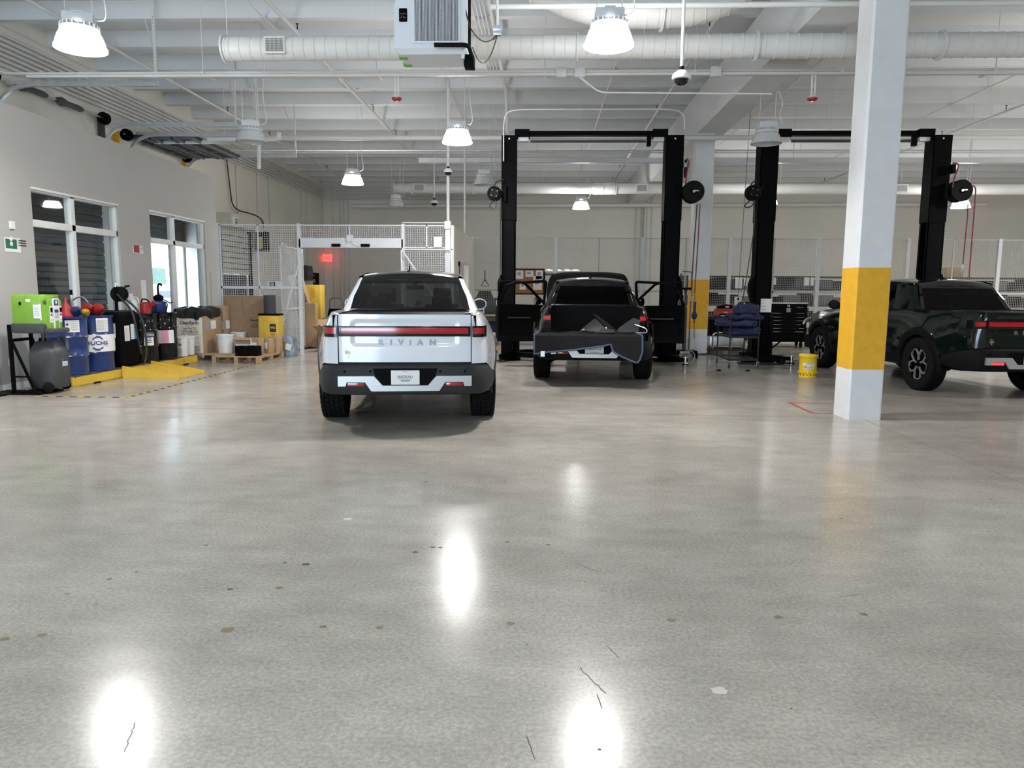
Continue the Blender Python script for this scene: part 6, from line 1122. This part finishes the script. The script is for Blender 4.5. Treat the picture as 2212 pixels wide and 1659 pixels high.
# trolley with chrome frame, pail under it
t = thing('chrome_trolley', 'low trolley with chrome rails behind the cart of blankets', 'trolley', (4.75, 18.38, 0))
for x in (-.95, -.55, -.1, .3): Tb('chrome_rail', 'chrome', t, .022, bend([(x, -.2, .12), (x, -.2, .50), (x+.22, -.2, .52), (x+.28, .2, .52)], .08))
B('base', 'shelf_steel', t, (-1.1, .5, -.28, .28, .08, .13)); B('cylinder_box', 'galv', t, (-.6, .25, -.1, .2, .18, .42), bev=.03)
for x in (-1.0, .4):
    for y in (-.25, .25): b = MB(); b.lathe([(0, -.015), (.04, -.015), (.04, .015), (0, .015)], 12, 'x', (x, y, .04)); b.build('castor', 'rubber', t)
q = fl(1613, 764); b = MB(); b.lathe([(0, 0), (.13, 0), (.15, .26), (.16, .26), (.16, .28), (.145, .28), (.125, .02), (0, .02)], 24); o = b.build('steel_pail', 'galv', None, (q.x, q.y, 0)); tag(o, 'grey pail with a yellow rim under the cart of blankets', 'bucket'); b = MB(); b.lathe([(.13, .27), (.17, .27), (.175, .30), (.14, .31)], 24); b.build('yellow_rim', 'yellow', o)
# black tool chest
q0, q1 = fl(1664, 747), fl(1745, 746); Yt = 20.7; q0, q1 = atY(1664, 655, Yt), atY(1745, 655, Yt); t = thing('tool_chest', 'black tool chest with rows of steel edged drawers behind the right lift', 'tool chest', ((q0.x+q1.x)/2, Yt+.27, 0)); a_ = (q1.x-q0.x)/2; hz = q0.z
B('body', 'black', t, (-a_, a_, -.26, .26, .14, hz), bev=.01); B('top_edge', 'galv', t, (-a_-.01, a_+.01, -.27, .27, hz-.01, hz+.012))
zs_ = [atY(1700, py, Yt).z for py in (676.5, 685, 692.5, 701, 709, 716.5)]
for i, z in enumerate(zs_): o = B('drawer', 'black', t, (-a_+.03, a_-.08, -.275, -.262, z-.09, z-.008)); B('pull', 'chrome', o, (-a_+.03, a_-.08, -.29, -.272, z-.008, z+.004))
B('lower_drawer', 'black', t, (-a_+.03, a_-.08, -.275, -.262, .22, zs_[-1]-.11))
for x in (-a_+.1, a_-.1):
    for y in (-.18, .18): b = MB(); b.lathe([(0, -.025), (.07, -.025), (.07, .025), (0, .025)], 16, 'x', (x, y, .07)); b.cyl((x, y, .07), (x, y, .145), .02, n=8); b.build('castor', 'rubber', t)
z2 = atY(1704, 661, Yt).z; tface(t, '2', .10, atY(1704, 661, Yt).x-t.location.x, -.262, z2, 'y', 'paper', nm if False else 1) if False else None
b = MB(); X = T(atY(1704, 661, Yt).x-t.location.x, -.262, z2) @ RX(90); b.text('N', .085, X, .002, bold=.004); b.build('number_sticker', 'paper', t); b = MB(); b.text('Snap-on', .05, T(atY(1729, 664, Yt).x-t.location.x, -.262, atY(1729, 664, Yt).z) @ RX(90), .002, sx=1.1); b.build('maker_badge', 'silver', t)
B('sticker', 'ink_grey', t, (atY(1699, 670, Yt).x-t.location.x, atY(1708, 670, Yt).x-t.location.x, -.264, -.262, z2-.17, z2-.06)); q = atY(1748, 655, Yt); B('bent_handle', 'wood', t, (a_-.25, a_+.08, -.1, -.06, hz+.013, hz+.04))
# yellow oily waste can
q = fl(1750, 816); t = thing('waste_can', 'yellow round waste can in front of the green truck, left of the near column', 'bin', (q.x, q.y+.14, 0)); r = .150
b = MB(); b.lathe([(0, .0), (r*1.0, 0), (r*1.0, .075), (r*1.12, .08), (r*1.12, .10), (r, .105), (r, .36), (r*1.02, .37)], 36); b.build('body', 'yellow_can', t); b = MB(); b.lathe([(r*1.10, .355), (r*1.12, .36), (r*1.12, .395), (r*1.0, .41), (0, .415)], 36); b.build('lid', 'yellow_can', t)
b = MB()
for k in range(16): v = 2*pi*k/16; b.cyl((r*.99*cos(v), r*.99*sin(v), .045), (r*1.012*cos(v), r*1.012*sin(v), .045), .011, n=10)
b.build('vent_holes', 'black', t); aa = toward(t.location)+R(10); b = MB(); patch(b, r+.002, .155, .265, aa-.75, aa+.55); o = b.build('label', 'paper', t); b = MB(); patch(b, r+.003, .165, .215, aa-.66, aa-.22); b.build('label_mark', 'yellow', o); b = MB(); [patch(b, r+.003, z, z+.007, aa-.45 if z > .22 else aa-.1, aa+.42, 5) for z in (.235, .25, .17, .185, .20)]; b.build('print', 'ink_grey', o)
# red marking on the floor, jack, work light, hose on the floor
b = MB(); f = [fl(*p) for p in ((1704, 869.5), (1804, 872.5), (1757, 893), (1812, 893.5))]; lp = [V((3.43, 10.47, 0)), V((4.3, 10.44, 0))]; 
A1, A2_, A3, A4 = f; strip(b, [(A1.x, A1.y, 0), (A2_.x+.6, A2_.y, 0)], .018); strip(b, [(A1.x, A1.y, 0), (A3.x, A3.y, 0)], .022); strip(b, [(A3.x, A3.y, 0), (A4.x, A4.y, 0)], .018); o = b.build('floor_marking', 'tape_red'); tag(o, 'red tape outline on the floor at the foot of the near column', 'tape')
q = fl(1702, 789); t = thing('floor_jack', 'black floor jack with a long slanted handle beside the right lift', 'jack', (q.x-.35, q.y+.35, 0)); b = MB(); b.prism([(-.55, .06), (.30, .06), (.36, .12), (-.2, .26), (-.55, .24)], -.12, .12); b.build('frame', 'black', t); Tb('handle', 'black', t, .018, [(-.05, 0, .2), (a(1735, 700, q.y+.3)-t.location)]); b = MB(); b.lathe([(0, .10), (.06, .10), (.06, .14), (0, .14)], 16, 'z', (.32, 0, 0)); b.build('saddle', 'steel', t); [MB().lathe([(0, -.03), (.06, -.03), (.06, .03), (0, .03)], 16, 'y', (x, y, .06)).build('wheel', 'rubber', t) for x in (-.45, .3) for y in (-.14, .14)]; h1 = a(1735, 700, q.y+.3)-t.location; Tb('handle_grip', 'silver', t, .028, bend([h1, h1+V((.05, 0, .10)), h1+V((.16, 0, .13))], .05))
q = fl(1490, 784); b = MB(); b.lathe([(.13*sin(v), .13-.13*cos(v)) for v in [pi*i/14 for i in range(15)]], 26); o = b.build('glass_globe', 'glass_jar', None, (q.x, q.y+.13, 0)); tag(o, 'clear round lamp globe on the floor beside the middle lift', 'globe'); b = MB(); b.tube([(.13*cos(v), .02, .13+.13*sin(v)) for v in [2*pi*i/24 for i in range(25)]], .006, 6); b.build('wire_rim', 'galv', o)
t = thing('transmission_jack', 'grey upright jack stand between the middle lift and the far column', 'jack', (atY(1479, 700, 17.0).x, 17.0, 0)); b = MB(); b.cyl((0, 0, .15), (0, 0, 1.15), .045, n=16); b.cyl((0, 0, 1.1), (0, 0, 1.55), .03, n=12); b.build('column', 'plastic_grey', t); B('base', 'black', t, (-.18, .28, -.2, .2, .10, .17), bev=.01); B('label', 'paper', t, (-.12, .10, -.205, -.2, .11, .16)); B('saddle', 'black', t, (-.12, .12, -.12, .12, 1.55, 1.60)); Tb('pump_handle', 'plastic_grey', t, .012, bend([(.10, -.05, .2), (.11, -.05, 1.95), (-.10, -.05, 1.96)], .04)); [MB().lathe([(0, -.02), (.055, -.02), (.055, .02), (0, .02)], 14, 'x', (x, y, .055)).build('castor', 'rubber', t) for x in (-.16, .26) for y in (-.17, .17)]
tag(Tb('floor_hose', 'hose_black', None, .016, bend([fl(1497, 766, .017), fl(1520, 764, .017), fl(1600, 770, .017), fl(1592, 784, .017), fl(1640, 787, .017), fl(1690, 786, .017), fl(1720, 778, .017)], .4)), 'black hose lying on the floor under the cart of blankets', 'hose')
tag(Tb('floor_cable', 'hose_black', None, .01, bend([fl(1038, 740, .011), fl(1055, 760, .011), fl(1065, 776, .011), fl(1074, 776, .011)], .2)), 'thin black cable on the floor between the white truck and the lift', 'cable')
for px, py in ((1553, 801), (1615, 802)): b = MB(); b.loft([[(.05*cos(v)*k, .03*sin(v)*k, z) for v in [2*pi*i/8 for i in range(8)]] for k, z in ((1, 0), (.8, .02), (.3, .03))]); o = b.build('black_scrap', 'black', None, fl(px, py)); tag(o, 'small black scrap on the floor in front of the cart, ' + ('left one' if px < 1600 else 'right one'), 'scrap')
t = thing('bottle_jack_stand', 'yellow topped jack at the foot of the left lift post', 'jack', (fl(1076, 765).x, 16.35, 0)); b = MB(); b.cyl((0, 0, 0), (0, 0, .18), .05); b.build('body', 'galv', t); B('yellow_cap', 'yellow_band', t, (-.06, .06, -.05, .05, .18, .24))
# ------------------------------------------------------------------ yard outside the open roll-up door
struct(B('floor_yard', 'asphalt', None, (-60, XL-.3, -30, 70, -.25, -.02)))
t = thing('yard_building', 'bright white building across the yard seen through the second window', 'building', (-38, 0, -.02)); B('wall', 'stucco', t, (-4, 0, 10, 90, 0, 14)); q = atX(322, 578, -38), atX(356, 614, -38); B('dark_opening', 'hedge', t, (0, .15, q[0].y, q[1].y, q[1].z, q[0].z))
q = atX(338, 640, -24); t = thing('parked_car', 'pale parked car in the bright yard beyond the window', 'car', (-24, q.y, -.02), R(90)); b = MB(); b.loft([[(x, y*k, z) for x, y in ((-2.1*s, -.85), (2.1*s, -.85), (2.1*s, .85), (-2.1*s, .85))] for s, k, z in ((1, 1, .25), (1.02, 1, .7), (.98, .95, .9), (.6, .85, 1.4), (.55, .8, 1.45))]); b.build('body', 'silver', t, smooth=0); [MB().lathe([(0, -.1), (.3, -.1), (.3, .1), (0, .1)], 18, 'y', (x, y, .3)).build('wheel', 'rubber', t) for x in (-1.3, 1.3) for y in (-.8, .8)]; b = MB(); b.grid([[(x*s, -.86*k, z) for x in (-1.5, 1.5)] for s, k, z in ((.86, .96, .93), (.62, .88, 1.36))]); b.build('side_windows', 'door_grey', t)
